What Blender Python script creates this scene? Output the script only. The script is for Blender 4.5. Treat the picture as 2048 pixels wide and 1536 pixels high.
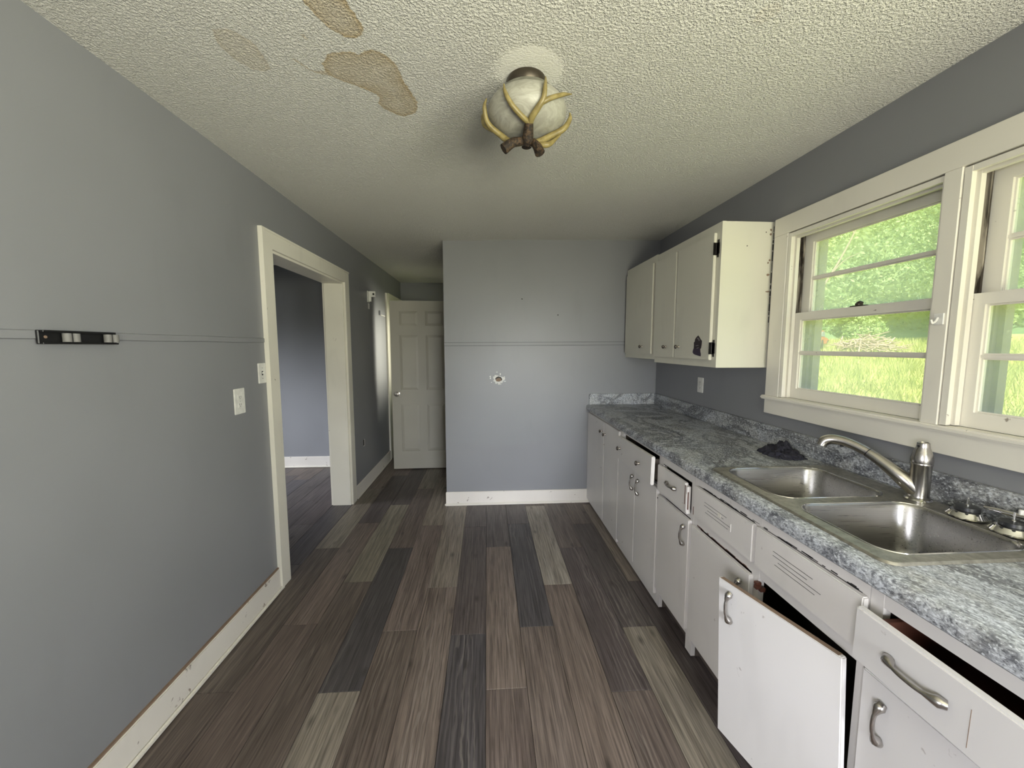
import bpy, bmesh, math, random
import numpy as np
from mathutils import Vector, Matrix
random.seed(7); rng = np.random.default_rng(11)
for o in list(bpy.data.objects): bpy.data.objects.remove(o)
scene = bpy.context.scene
C = scene.collection
PI = math.pi

# ------------------------------------------------------------------ camera
F_PX, YAW, PITCH, ROLL, EYE = 780.0, 0.06408, 0.09498, 0.00012, 1.4836
cam_d = bpy.data.cameras.new('camera'); cam = bpy.data.objects.new('camera', cam_d); C.objects.link(cam)
cam_d.sensor_fit = 'HORIZONTAL'; cam_d.sensor_width = 36.0; cam_d.lens = 36.0*F_PX/2048.0
cam_d.clip_start = 0.02; cam_d.clip_end = 300
fw = Vector((math.sin(YAW)*math.cos(PITCH), math.cos(YAW)*math.cos(PITCH), -math.sin(PITCH)))
rt = Vector((math.cos(YAW), -math.sin(YAW), 0)); up = rt.cross(fw)
r2 = rt*math.cos(ROLL)+up*math.sin(ROLL); u2 = -rt*math.sin(ROLL)+up*math.cos(ROLL)
M = Matrix((r2, u2, -fw)).transposed().to_4x4(); M.translation = Vector((0, 0, EYE))
cam.matrix_world = M
scene.camera = cam

# ------------------------------------------------------------------ world, sun, daylight and fill lamps at the windows, exposure
scene.view_settings.view_transform = 'Standard'; scene.view_settings.look = 'None'
scene.view_settings.gamma = 1.0; scene.view_settings.use_curve_mapping = False
scene.view_settings.exposure = 0.0
cy = scene.cycles
cy.max_bounces = 6; cy.diffuse_bounces = 3; cy.glossy_bounces = 3; cy.transmission_bounces = 4; cy.transparent_max_bounces = 10
cy.caustics_reflective = False; cy.caustics_refractive = False; cy.sample_clamp_indirect = 4.0; cy.use_denoising = True; cy.use_adaptive_sampling = True; cy.adaptive_threshold = 0.035
world = bpy.data.worlds.new('world'); scene.world = world; world.use_nodes = True
wn = world.node_tree.nodes; wl = world.node_tree.links
sky = wn.new('ShaderNodeTexSky'); sky.sky_type = 'NISHITA'; sky.sun_disc = False
sky.sun_elevation = math.radians(52); sky.sun_rotation = math.radians(194); sky.dust_density = 3.0
wl.new(sky.outputs[0], wn['Background'].inputs[0]); wn['Background'].inputs[1].default_value = 0.38
def lamp(name, kind, loc, direction, energy, color, sx=1, sy=1, spread=180):
    d = bpy.data.lights.new(name, kind); d.energy = energy; d.color = color
    if kind == 'AREA':
        d.shape = 'RECTANGLE'; d.size = sx; d.size_y = sy; d.spread = math.radians(spread)
    o = bpy.data.objects.new(name, d); C.objects.link(o); o.location = loc
    o.rotation_euler = Vector(direction).to_track_quat('-Z', 'Y').to_euler()
    return o
sun = lamp('sun', 'SUN', (0, 0, 20), (0.16, 0.62, -0.95), 12.0, (1.0, 0.95, 0.84)); sun.data.angle = math.radians(4)
# fill lamps added at the windows behind the photographer, tinted as sky and lawn
lamp('rear_sky_fill', 'AREA', (0.75, -2.12, 1.25), (-0.06, 1, -0.22), 11, (0.86, 0.90, 1.0), 1.0, 1.0, 42)
lamp('rear_lawn_fill', 'AREA', (0.75, -2.12, 1.15), (-0.1, 1, 1.35), 92, (1.0, 0.98, 0.74), 1.0, 0.9, 130)
lamp('side_sky_fill', 'AREA', (1.57, -0.95, 1.66), (-1, 0.40, -0.48), 30, (0.87, 0.90, 1.0), 1.0, 0.7, 115)
lamp('side_lawn_fill', 'AREA', (1.57, -0.95, 1.36), (-1, 0.45, 1.1), 58, (1.0, 0.98, 0.74), 1.0, 0.45, 150)
lamp('left_sky_fill', 'AREA', (-1.26, -1.2, 1.45), (1, 0.85, -0.50), 17, (0.93, 0.93, 1.0), 1.0, 0.8, 88)  # fill lamp added to brighten the near cabinet fronts
lamp('hall_window_day', 'AREA', (-0.40, 5.28, 1.48), (-1, -0.62, -0.06), 5, (1.0, 0.96, 0.80), 0.7, 0.9, 50)
lamp('next_room_window_day', 'AREA', (-4.1, 3.3, 1.45), (1, 0.55, -0.62), 18, (0.88, 0.92, 1.0), 1.2, 1.1, 60)

# ------------------------------------------------------------------ node helpers and materials
MATS = {}
def newmat(name):
    m = bpy.data.materials.new(name); m.use_nodes = True; MATS[name] = m
    nt = m.node_tree; b = nt.nodes['Principled BSDF']
    return m, nt, b
def N(nt, t, **kw):
    n = nt.nodes.new(t)
    for k, v in kw.items():
        if k.startswith('i_'): n.inputs[k[2:].replace('_', ' ')].default_value = v
        else: setattr(n, k, v)
    return n
def ramp(nt, src, stops, interp='LINEAR'):
    r = nt.nodes.new('ShaderNodeValToRGB'); r.color_ramp.interpolation = interp
    e = r.color_ramp.elements
    while len(e) < len(stops): e.new(0.5)
    for k, (p, c) in enumerate(stops):
        e[k].position = p; e[k].color = (c, c, c, 1) if not hasattr(c, '__len__') else (*c, 1)
    nt.links.new(src, r.inputs[0]); return r
def mixc(nt, fac, a, b, blend='MIX'):
    n = nt.nodes.new('ShaderNodeMix'); n.data_type = 'RGBA'; n.blend_type = blend
    for sock, v in ((n.inputs[0], fac), (n.inputs[6], a), (n.inputs[7], b)):
        if hasattr(v, 'node'): nt.links.new(v, sock)
        elif hasattr(v, '__len__'): sock.default_value = (*v, 1)
        else: sock.default_value = v
    return n.outputs[2]
def coords(nt, scale=(1, 1, 1), kind='Object', rot=(0, 0, 0)):
    tc = nt.nodes.new('ShaderNodeTexCoord'); mp = nt.nodes.new('ShaderNodeMapping')
    mp.inputs['Scale'].default_value = scale; mp.inputs['Rotation'].default_value = rot
    if kind == 'World':
        g = nt.nodes.new('ShaderNodeNewGeometry'); nt.links.new(g.outputs['Position'], mp.inputs[0])
    else: nt.links.new(tc.outputs[kind], mp.inputs[0])
    return mp.outputs[0]
def noise(nt, vec, scale, detail=4, rough=0.5, dist=0.0):
    n = N(nt, 'ShaderNodeTexNoise'); n.inputs['Scale'].default_value = scale; n.inputs['Detail'].default_value = detail
    n.inputs['Roughness'].default_value = rough; n.inputs['Distortion'].default_value = dist
    nt.links.new(vec, n.inputs['Vector']); return n.outputs['Fac']
def bump(nt, b, h, strength, dist):
    n = nt.nodes.new('ShaderNodeBump'); n.inputs['Strength'].default_value = strength; n.inputs['Distance'].default_value = dist
    nt.links.new(h, n.inputs['Height']); nt.links.new(n.outputs[0], b.inputs['Normal']); return n
def plain(name, col, rough=0.5, metal=0.0, spec=None):
    m, nt, b = newmat(name)
    v = coords(nt, kind='World'); nz = noise(nt, v, 40, 1)
    c = mixc(nt, ramp(nt, nz, [(0.3, 0.0), (0.7, 1.0)]).outputs[0], tuple(x*0.92 for x in col), tuple(min(1, x*1.05) for x in col))
    nt.links.new(c, b.inputs['Base Color']); b.inputs['Roughness'].default_value = rough; b.inputs['Metallic'].default_value = metal
    if spec is not None: b.inputs['Specular IOR Level'].default_value = spec
    return m
def painted(name, col, rough, dirt=(0.12, 0.09, 0.06), amount=0.5, dscale=14, vary=0.06, brush=0.02, thr=0.70):
    """old brushed paint: slight mottling, small chips and grime specks, fine brush relief"""
    m, nt, b = newmat(name)
    v = coords(nt, kind='World')
    big = noise(nt, v, 2.2, 1); c = mixc(nt, ramp(nt, big, [(0.3, 0.0), (0.7, 1.0)]).outputs[0], tuple(x*(1-vary) for x in col), tuple(min(1, x*(1+vary)) for x in col))
    sp = noise(nt, v, dscale, 3, 0.62, 0.3); k = ramp(nt, sp, [(thr, 0.0), (thr+0.045, amount)]).outputs[0]
    c = mixc(nt, k, c, dirt)
    smear = noise(nt, coords(nt, (1, 1, 0.35), 'World'), 6.5, 2, 0.6); k2 = ramp(nt, smear, [(0.60, 0.0), (0.80, amount*0.28)]).outputs[0]
    c = mixc(nt, k2, c, tuple(x*0.55 for x in col))
    nt.links.new(c, b.inputs['Base Color']); b.inputs['Roughness'].default_value = rough
    return m

wall_grey = painted('wall_grey', (0.240, 0.243, 0.258), 0.42, (0.09, 0.09, 0.10), 0.35, 11, 0.03, 0.012, 0.80)
wall_dark = painted('wall_next_room', (0.262, 0.266, 0.280), 0.45, (0.1, 0.1, 0.11), 0.3, 9, 0.03, 0.012, 0.8)
trim_w = painted('trim_white', (0.81, 0.775, 0.685), 0.38, (0.12, 0.08, 0.05), 0.75, 26, 0.05, 0.03, 0.705)
base_w = painted('baseboard_white', (0.80, 0.755, 0.69), 0.40, (0.16, 0.10, 0.07), 0.8, 17, 0.06, 0.03, 0.655)
cab_w = painted('cabinet_paint', (0.74, 0.71, 0.675), 0.36, (0.20, 0.13, 0.09), 0.6, 20, 0.06, 0.03, 0.695)
cab_near = painted('cabinet_door_paint', (0.74, 0.72, 0.70), 0.36, (0.26, 0.21, 0.19), 0.55, 24, 0.04, 0.03, 0.69)
cab_up = painted('wall_cabinet_paint', (0.71, 0.69, 0.585), 0.36, (0.14, 0.08, 0.05), 0.5, 13, 0.04, 0.025, 0.755)
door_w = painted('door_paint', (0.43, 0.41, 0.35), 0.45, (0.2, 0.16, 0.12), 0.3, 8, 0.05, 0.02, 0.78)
plastic_w = plain('white_plastic', (0.78, 0.77, 0.73), 0.35)
bare_wood = plain('bare_wood', (0.24, 0.165, 0.115), 0.7)
rust_wood = plain('reddish_wood', (0.10, 0.036, 0.022), 0.5)
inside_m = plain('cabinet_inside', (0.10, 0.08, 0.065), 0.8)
black_p = plain('black_plastic', (0.006, 0.006, 0.007), 0.45)
black_iron = plain('black_hinge', (0.012, 0.011, 0.010), 0.4, 0.6)
rubber = plain('black_rubber', (0.018, 0.019, 0.021), 0.35)
grey_rub = plain('grey_rubber', (0.18, 0.175, 0.17), 0.6)
nickel = plain('satin_nickel', (0.48, 0.455, 0.43), 0.24, 1.0)
chrome = plain('chrome', (0.75, 0.74, 0.73), 0.12, 1.0)
knob_m = plain('dark_knob', (0.26, 0.23, 0.20), 0.25, 1.0)
bronze = plain('oil_rubbed_bronze', (0.075, 0.062, 0.048), 0.42, 0.7)
slot_m = plain('dark_slot', (0.02, 0.02, 0.02), 0.6)
patch_w = plain('bare_plaster', (0.75, 0.74, 0.72), 0.8)
storm_m = plain('storm_frame', (0.27, 0.26, 0.22), 0.5)

# brushed stainless
m, nt, b = newmat('stainless'); v = coords(nt, (1, 40, 40), 'World')
nz = noise(nt, v, 6, 4, 0.6); st = mixc(nt, nz, (0.34, 0.33, 0.325), (0.50, 0.49, 0.485))
nt.links.new(st, b.inputs['Base Color']); b.inputs['Metallic'].default_value = 1.0
nt.links.new(ramp(nt, nz, [(0.2, 0.24), (0.8, 0.36)]).outputs[0], b.inputs['Roughness']); stainless = m
m, nt, b = newmat('stainless_deck'); v = coords(nt, (14, 14, 14), 'World')
nz = noise(nt, v, 3, 5, 0.65); st = mixc(nt, ramp(nt, nz, [(0.35, 0.0), (0.65, 1.0)]).outputs[0], (0.30, 0.285, 0.25), (0.47, 0.45, 0.40))
nt.links.new(st, b.inputs['Base Color']); b.inputs['Metallic'].default_value = 0.9; b.inputs['Roughness'].default_value = 0.40; steel_deck = m

# textured, water stained ceiling
m, nt, b = newmat('stippled_ceiling'); v = coords(nt, kind='World')
at = N(nt, 'ShaderNodeAttribute', attribute_name='stain'); sm = N(nt, 'ShaderNodeAttribute', attribute_name='smooth')
edge = noise(nt, v, 55, 2, 0.6)
add = N(nt, 'ShaderNodeMath', operation='MULTIPLY_ADD'); nt.links.new(edge, add.inputs[0]); add.inputs[1].default_value = 0.10
nt.links.new(at.outputs['Fac'], add.inputs[2])          # 0.5 = rim of the blot, more = inside
sub = N(nt, 'ShaderNodeMath', operation='SUBTRACT'); nt.links.new(add.outputs[0], sub.inputs[0]); sub.inputs[1].default_value = 0.05
inside = ramp(nt, sub.outputs[0], [(0.485, 0.0), (0.515, 0.85), (0.60, 0.62), (1.0, 0.48)]).outputs[0]
mott = noise(nt, v, 9, 2, 0.6); ik = N(nt, 'ShaderNodeMath', operation='MULTIPLY'); nt.links.new(inside, ik.inputs[0])
st2 = N(nt, 'ShaderNodeAttribute', attribute_name='strength')
mk = N(nt, 'ShaderNodeMath', operation='MULTIPLY'); nt.links.new(ramp(nt, mott, [(0.2, 0.75), (0.8, 1.25)]).outputs[0], mk.inputs[0]); nt.links.new(st2.outputs['Fac'], mk.inputs[1])
nt.links.new(mk.outputs[0], ik.inputs[1])
big = noise(nt, v, 1.3, 1); base = mixc(nt, big, (0.85, 0.83, 0.785), (0.90, 0.885, 0.845))
c = mixc(nt, ik.outputs[0], base, (0.53, 0.39, 0.20))
nt.links.new(c, b.inputs['Base Color']); b.inputs['Roughness'].default_value = 0.75; b.inputs['Specular IOR Level'].default_value = 0.3
nb = noise(nt, v, 118, 3, 0.62, 0.0)
hh = ramp(nt, nb, [(0.40, 0.0), (0.50, 0.55), (0.66, 1.0)])
h2 = N(nt, 'ShaderNodeMath', operation='MULTIPLY'); nt.links.new(hh.outputs[0], h2.inputs[0])
inv = N(nt, 'ShaderNodeMath', operation='SUBTRACT'); inv.inputs[0].default_value = 1.0; nt.links.new(sm.outputs['Fac'], inv.inputs[1]); nt.links.new(inv.outputs[0], h2.inputs[1])
bump(nt, b, h2.outputs[0], 1.0, 0.0062); ceil_m = m

# vinyl plank: every plank's own tone comes from the object's colour
m, nt, b = newmat('vinyl_plank')
oi = N(nt, 'ShaderNodeObjectInfo'); tc = nt.nodes.new('ShaderNodeTexCoord')
cmb = N(nt, 'ShaderNodeVectorMath', operation='SCALE'); cmb.inputs[3].default_value = 37.0
cx = nt.nodes.new('ShaderNodeCombineXYZ')
for k in range(3): nt.links.new(oi.outputs['Random'], cx.inputs[k])
nt.links.new(cx.outputs[0], cmb.inputs[0])
va = N(nt, 'ShaderNodeVectorMath', operation='ADD'); nt.links.new(tc.outputs['Object'], va.inputs[0]); nt.links.new(cmb.outputs[0], va.inputs[1])
def mp(scale):
    q = nt.nodes.new('ShaderNodeMapping'); q.inputs['Scale'].default_value = scale; nt.links.new(va.outputs[0], q.inputs[0]); return q.outputs[0]
g1 = noise(nt, mp((95, 2.6, 1)), 1.6, 3, 0.62, 0.4)
g2 = noise(nt, mp((14, 1.6, 1)), 1.0, 4, 0.6, 0.8)
wv = N(nt, 'ShaderNodeTexWave', wave_type='BANDS', bands_direction='X'); wv.inputs['Scale'].default_value = 13.0
wv.inputs['Distortion'].default_value = 9.0; wv.inputs['Detail'].default_value = 3.0; wv.inputs['Detail Scale'].default_value = 1.1; wv.inputs['Detail Roughness'].default_value = 0.55
nt.links.new(mp((1.0, 0.22, 1)), wv.inputs['Vector'])
wcen = noise(nt, mp((7, 0.8, 1)), 1.0, 2)
wk = N(nt, 'ShaderNodeMath', operation='MULTIPLY'); nt.links.new(ramp(nt, wv.outputs['Fac'], [(0.72, 0.0), (0.95, 1.0)]).outputs[0], wk.inputs[0]); nt.links.new(ramp(nt, wcen, [(0.54, 0.0), (0.70, 0.26)]).outputs[0], wk.inputs[1])
c = mixc(nt, ramp(nt, g1, [(0.28, 0.30), (0.72, 1.06)]).outputs[0], (0, 0, 0), oi.outputs['Color'])
g3 = noise(nt, mp((30, 1.1, 1)), 1.3, 2, 0.6, 0.5)
c = mixc(nt, ramp(nt, g3, [(0.50, 0.0), (0.74, 0.6)]).outputs[0], c, mixc(nt, 1.0, c, (0.42, 0.40, 0.40), 'MULTIPLY'))
c = mixc(nt, ramp(nt, g2, [(0.32, 0.0), (0.70, 0.6)]).outputs[0], c, mixc(nt, 1.0, c, (0.62, 0.58, 0.56), 'MULTIPLY'))
c = mixc(nt, wk.outputs[0], c, (0.33, 0.29, 0.25))
kn = N(nt, 'ShaderNodeTexVoronoi', feature='F1'); kn.inputs['Scale'].default_value = 1.0; nt.links.new(mp((7.5, 3.2, 1)), kn.inputs['Vector'])
c = mixc(nt, ramp(nt, kn.outputs['Distance'], [(0.03, 0.75), (0.14, 0.0)]).outputs[0], c, (0.03, 0.024, 0.02))
nt.links.new(c, b.inputs['Base Color']); b.inputs['Roughness'].default_value = 0.44; b.inputs['Specular IOR Level'].default_value = 0.42
plank_m = m
subfloor_m = plain('plank_joint', (0.02, 0.017, 0.015), 0.8)

# grey granite-look laminate
m, nt, b = newmat('granite_laminate'); v = coords(nt, (1, 0.62, 1), 'World', (0.3, 0.2, 0.5))
w1 = noise(nt, v, 7, 5, 0.6, 1.2); w2 = noise(nt, v, 70, 6, 0.7, 1.6); w3 = noise(nt, v, 3.0, 3, 0.5, 2.0)
sp = noise(nt, v, 150, 3, 0.6)
c = mixc(nt, ramp(nt, w2, [(0.36, 0.0), (0.62, 1.0)]).outputs[0], (0.12, 0.126, 0.145), (0.60, 0.63, 0.67))
c = mixc(nt, ramp(nt, w1, [(0.40, 0.0), (0.60, 0.75)]).outputs[0], c, mixc(nt, ramp(nt, w2, [(0.4, 0.0), (0.6, 1.0)]).outputs[0], (0.17, 0.17, 0.17), (0.46, 0.46, 0.44)))
c = mixc(nt, ramp(nt, w3, [(0.44, 0.0), (0.49, 0.75), (0.52, 0.75), (0.57, 0.0)]).outputs[0], c, mixc(nt, 1.0, c, (0.25, 0.25, 0.28), 'MULTIPLY'))
c = mixc(nt, ramp(nt, sp, [(0.56, 0.0), (0.64, 0.75)]).outputs[0], c, (0.74, 0.77, 0.80))
c = mixc(nt, ramp(nt, sp, [(0.34, 0.75), (0.42, 0.0)]).outputs[0], c, (0.035, 0.036, 0.045))
nt.links.new(c, b.inputs['Base Color']); b.inputs['Roughness'].default_value = 0.38; laminate = m

# window pane: clear, slightly dusty
def pane_material(name, haze):
    m, nt, b = newmat(name); nt.nodes.remove(b)
    out = nt.nodes['Material Output']; tr = nt.nodes.new('ShaderNodeBsdfTransparent'); gl = nt.nodes.new('ShaderNodeBsdfGlossy'); gl.inputs['Roughness'].default_value = 0.03
    df = nt.nodes.new('ShaderNodeBsdfTranslucent'); df.inputs[0].default_value = (0.9, 0.95, 0.9, 1)
    lw = nt.nodes.new('ShaderNodeLayerWeight'); lw.inputs[0].default_value = 0.5
    pw = N(nt, 'ShaderNodeMath', operation='POWER'); nt.links.new(lw.outputs['Facing'], pw.inputs[0]); pw.inputs[1].default_value = 5.0
    fr = N(nt, 'ShaderNodeMath', operation='MULTIPLY_ADD'); nt.links.new(pw.outputs[0], fr.inputs[0]); fr.inputs[1].default_value = 0.9; fr.inputs[2].default_value = 0.03
    m1 = nt.nodes.new('ShaderNodeMixShader'); m2 = nt.nodes.new('ShaderNodeMixShader')
    hz = ramp(nt, noise(nt, coords(nt, kind='World'), 5, 4, 0.6), [(0.3, haze*0.85), (0.8, haze*1.2)]).outputs[0]
    nt.links.new(hz, m1.inputs[0]); nt.links.new(tr.outputs[0], m1.inputs[1]); nt.links.new(df.outputs[0], m1.inputs[2])
    nt.links.new(fr.outputs[0], m2.inputs[0]); nt.links.new(m1.outputs[0], m2.inputs[1]); nt.links.new(gl.outputs[0], m2.inputs[2])
    nt.links.new(m2.outputs[0], out.inputs[0]); return m
pane_m = pane_material('window_glass', 0.26)

# jamb channel with black grime
m, nt, b = newmat('grimy_channel'); v = coords(nt, (1, 1, 0.12), 'World')
g = noise(nt, v, 30, 5, 0.65, 0.4); c = mixc(nt, ramp(nt, g, [(0.42, 0.0), (0.58, 1.0)]).outputs[0], (0.03, 0.022, 0.016), (0.42, 0.38, 0.31))
nt.links.new(c, b.inputs['Base Color']); b.inputs['Roughness'].default_value = 0.6; grime_m = m
# antler: cream, dark brown burr
m, nt, b = newmat('antler'); v = coords(nt, kind='World')
c = mixc(nt, ramp(nt, noise(nt, v, 45, 4, 0.6), [(0.3, 0.0), (0.7, 1.0)]).outputs[0], (0.17, 0.13, 0.045), (0.32, 0.26, 0.105))
nt.links.new(c, b.inputs['Base Color']); b.inputs['Roughness'].default_value = 0.4; antler_m = m
m, nt, b = newmat('antler_burr'); v = coords(nt, kind='World'); nz = noise(nt, v, 120, 5, 0.7)
c = mixc(nt, ramp(nt, nz, [(0.45, 0.0), (0.68, 1.0)]).outputs[0], (0.012, 0.007, 0.004), (0.12, 0.07, 0.035))
nt.links.new(c, b.inputs['Base Color']); b.inputs['Roughness'].default_value = 0.6; bump(nt, b, nz, 1.0, 0.004); burr_m = m
m, nt, b = newmat('alabaster_glass'); v = coords(nt, (1, 1, 2.2), 'World'); nz = noise(nt, v, 16, 4, 0.6, 2.2)
c = mixc(nt, ramp(nt, nz, [(0.4, 0.0), (0.62, 1.0)]).outputs[0], (0.32, 0.31, 0.265), (0.42, 0.41, 0.36))
c = mixc(nt, ramp(nt, noise(nt, coords(nt, kind='World'), 30, 2), [(0.745, 0.0), (0.775, 0.7)]).outputs[0], c, (0.22, 0.17, 0.12))
nt.links.new(c, b.inputs['Base Color']); b.inputs['Roughness'].default_value = 0.42
b.inputs['Subsurface Weight'].default_value = 0.0; b.inputs['Subsurface Radius'].default_value = (0.02, 0.02, 0.018); globe_m = m
# cloth
m, nt, b = newmat('dark_cloth'); v = coords(nt, kind='World'); nz = noise(nt, v, 220, 3)
c = mixc(nt, nz, (0.006, 0.006, 0.012), (0.022, 0.021, 0.034)); nt.links.new(c, b.inputs['Base Color']); b.inputs['Roughness'].default_value = 0.9
bump(nt, b, nz, 0.5, 0.001); cloth_m = m
# outdoors
def leafy(name, c1, c2, scale=0.8, trans=0.35):
    m, nt, b = newmat(name); v = coords(nt, kind='World')
    c = mixc(nt, ramp(nt, noise(nt, v, scale, 2, 0.6), [(0.3, 0.0), (0.7, 1.0)]).outputs[0], c1, c2)
    nt.links.new(c, b.inputs['Base Color']); b.inputs['Roughness'].default_value = 0.6
    tl = nt.nodes.new('ShaderNodeBsdfTranslucent'); nt.links.new(c, tl.inputs[0]); mx = nt.nodes.new('ShaderNodeMixShader'); mx.inputs[0].default_value = trans
    nt.links.new(b.outputs[0], mx.inputs[1]); nt.links.new(tl.outputs[0], mx.inputs[2]); nt.links.new(mx.outputs[0], nt.nodes['Material Output'].inputs[0]); return m
leaf_a = leafy('leaves_light', (0.20, 0.34, 0.12), (0.40, 0.52, 0.22)); leaf_b = leafy('leaves_deep', (0.15, 0.28, 0.12), (0.30, 0.44, 0.20))
leaf_c = leafy('leaves_yellowish', (0.26, 0.38, 0.12), (0.44, 0.53, 0.21))
grass_m = leafy('grass_blades', (0.36, 0.44, 0.12), (0.58, 0.60, 0.24), 1.5); ground_m = leafy('field_ground', (0.30, 0.38, 0.08), (0.50, 0.54, 0.18), 3.0, 0.0)
bark_m = plain('pale_bark', (0.34, 0.29, 0.22), 0.8); stick_m = plain('dry_sticks', (0.42, 0.33, 0.24), 0.8)
car_m = plain('faded_red_paint', (0.50, 0.13, 0.06), 0.4); car_glass = plain('vehicle_window', (0.35, 0.40, 0.45), 0.1); tyre_m = plain('tyre', (0.03, 0.03, 0.03), 0.8)

# ------------------------------------------------------------------ mesh helpers
def bm_box(bm, x0, x1, y0, y1, z0, z1):
    vs = [bm.verts.new(p) for p in ((x0,y0,z0),(x1,y0,z0),(x1,y1,z0),(x0,y1,z0),(x0,y0,z1),(x1,y0,z1),(x1,y1,z1),(x0,y1,z1))]
    for f in ((0,3,2,1),(4,5,6,7),(0,1,5,4),(1,2,6,5),(2,3,7,6),(3,0,4,7)): bm.faces.new([vs[i] for i in f])
    return vs
def box(x0, x1, y0, y1, z0, z1, bev=0.0, seg=1):
    bm = bmesh.new(); bm_box(bm, min(x0,x1), max(x0,x1), min(y0,y1), max(y0,y1), min(z0,z1), max(z0,z1))
    if bev: bmesh.ops.bevel(bm, geom=list(bm.edges), offset=bev, segments=seg, affect='EDGES')
    return bm
def boxes(lst):
    bm = bmesh.new()
    for t in lst: bm_box(bm, *t)
    return bm
def lathe(prof, axis='Z', origin=(0, 0, 0), seg=24, flip=1):
    """prof: (radius, height) pairs"""
    bm = bmesh.new(); rings = []
    for r, h in prof:
        ring = []
        for k in range(seg):
            a = 2*PI*k/seg; u, w = r*math.cos(a), r*math.sin(a)
            p = {'Z': (u, w, h*flip), 'X': (h*flip, u, w), 'Y': (u, h*flip, w)}[axis]
            ring.append(bm.verts.new((p[0]+origin[0], p[1]+origin[1], p[2]+origin[2])))
        rings.append(ring)
    for a, c in zip(rings, rings[1:]):
        for k in range(seg): bm.faces.new((a[k], a[(k+1)%seg], c[(k+1)%seg], c[k]))
    for ring in (rings[0], rings[-1]):
        try: bm.faces.new(ring)
        except ValueError: pass
    bmesh.ops.remove_doubles(bm, verts=bm.verts, dist=1e-5)
    bmesh.ops.recalc_face_normals(bm, faces=bm.faces); return bm
def tube(bm, pts, radii, seg=10, flat=None):
    pts = [Vector(p) for p in pts]; n = len(pts)
    if not hasattr(radii, '__len__'): radii = [radii]*n
    rings = []; ref = None
    for i, p in enumerate(pts):
        t = (pts[min(i+1, n-1)]-pts[max(i-1, 0)]).normalized()
        if ref is None:
            ref = Vector((0, 0, 1)) if abs(t.z) < 0.9 else Vector((1, 0, 0))
        a = t.cross(ref)
        if a.length < 1e-6: a = t.cross(Vector((0, 1, 0)))
        a.normalize(); c = a.cross(t).normalized(); ref = c
        fl = (1, 1) if flat is None else flat[i]
        rings.append([bm.verts.new(p+radii[i]*(fl[0]*a*math.cos(2*PI*k/seg)+fl[1]*c*math.sin(2*PI*k/seg))) for k in range(seg)])
    for q, w in zip(rings, rings[1:]):
        for k in range(seg): bm.faces.new((q[k], q[(k+1)%seg], w[(k+1)%seg], w[k]))
    bm.faces.new(list(reversed(rings[0]))); bm.faces.new(rings[-1])
    bmesh.ops.recalc_face_normals(bm, faces=bm.faces); return bm
def smooth_path(pts, n=6):
    pts = [Vector(p) for p in pts]; out = []
    ext = [pts[0]*2-pts[1]]+pts+[pts[-1]*2-pts[-2]]
    for i in range(1, len(ext)-2):
        p0, p1, p2, p3 = ext[i-1:i+3]
        for k in range(n):
            t = k/n; out.append(0.5*((2*p1)+(p2-p0)*t+(2*p0-5*p1+4*p2-p3)*t*t+(3*p1-p0-3*p2+p3)*t**3))
    out.append(pts[-1]); return out
def interp(vals, n): return [float(q) for q in np.interp(np.linspace(0, len(vals)-1, n), range(len(vals)), vals)]
def prism(bm, poly, y0, y1, caps=True):
    """poly of (x,z), extruded along y"""
    a = [bm.verts.new((x, y0, z)) for x, z in poly]; c = [bm.verts.new((x, y1, z)) for x, z in poly]; n = len(poly)
    for k in range(n): bm.faces.new((a[k], a[(k+1)%n], c[(k+1)%n], c[k]))
    if caps: bm.faces.new(a); bm.faces.new(list(reversed(c)))
    bmesh.ops.recalc_face_normals(bm, faces=bm.faces); return bm
def obj(name, bm, material, parent=None, smooth=False, local=False, kind=None, color=None):
    if parent is not None and not local:
        bmesh.ops.transform(bm, matrix=Matrix.Translation(-WORLD[parent]), verts=bm.verts)
    me = bpy.data.meshes.new(name); bm.to_mesh(me); bm.free()
    if smooth:
        me.shade_smooth()
        try: me.set_sharp_from_angle(angle=math.radians(38))
        except Exception: pass
    me.materials.append(material)
    o = bpy.data.objects.new(name, me); C.objects.link(o)
    WORLD[o] = Vector((0, 0, 0)) if parent is None else WORLD[parent].copy()
    if parent is not None: o.parent = parent
    if kind: o['kind'] = kind
    if color: o.color = (*color, 1)
    return o
WORLD = {}
def tag(o, label, cat, group=None, kind=None):
    o['label'] = label; o['category'] = cat
    if group: o['group'] = group
    if kind: o['kind'] = kind
    return o
def thing(name, loc, label, cat, group=None, kind=None):
    o = bpy.data.objects.new(name, None); C.objects.link(o); o.location = loc; o.empty_display_size = 0.1
    WORLD[o] = Vector(loc); return tag(o, label, cat, group, kind)

L, R, D, E, H = -1.284, 1.593, 3.584, 6.034, 2.44
BL = -0.385
YR = -2.2           # wall behind the photographer
# ------------------------------------------------------------------ floor and planks
floor = tag(obj('floor', box(-4.3, 1.75, YR-0.1, 6.15, -0.12, -0.004), subfloor_m), 'worn grey-brown wood-look plank floor', 'floor', kind='structure')
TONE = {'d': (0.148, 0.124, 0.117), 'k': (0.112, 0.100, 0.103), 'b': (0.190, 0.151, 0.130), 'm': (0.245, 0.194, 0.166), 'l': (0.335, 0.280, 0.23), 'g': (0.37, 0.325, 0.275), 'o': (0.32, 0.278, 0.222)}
cols = {-7: (2.84, 'bbol'), -6: (2.03, 'bbmd'), -5: (2.40, 'bbod'), -4: (1.595, 'bolkb'), -3: (1.95, 'bbml'), -2: (2.31, 'mmlg'), -1: (1.90, 'kkdd'),
        0: (1.565, 'bbmd'), 1: (1.935, 'mmkd'), 2: (2.295, 'mmgb'), 3: (1.52, 'bbdb'), 4: (1.90, 'bodb'), 5: (2.30, 'bdlb')}
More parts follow.
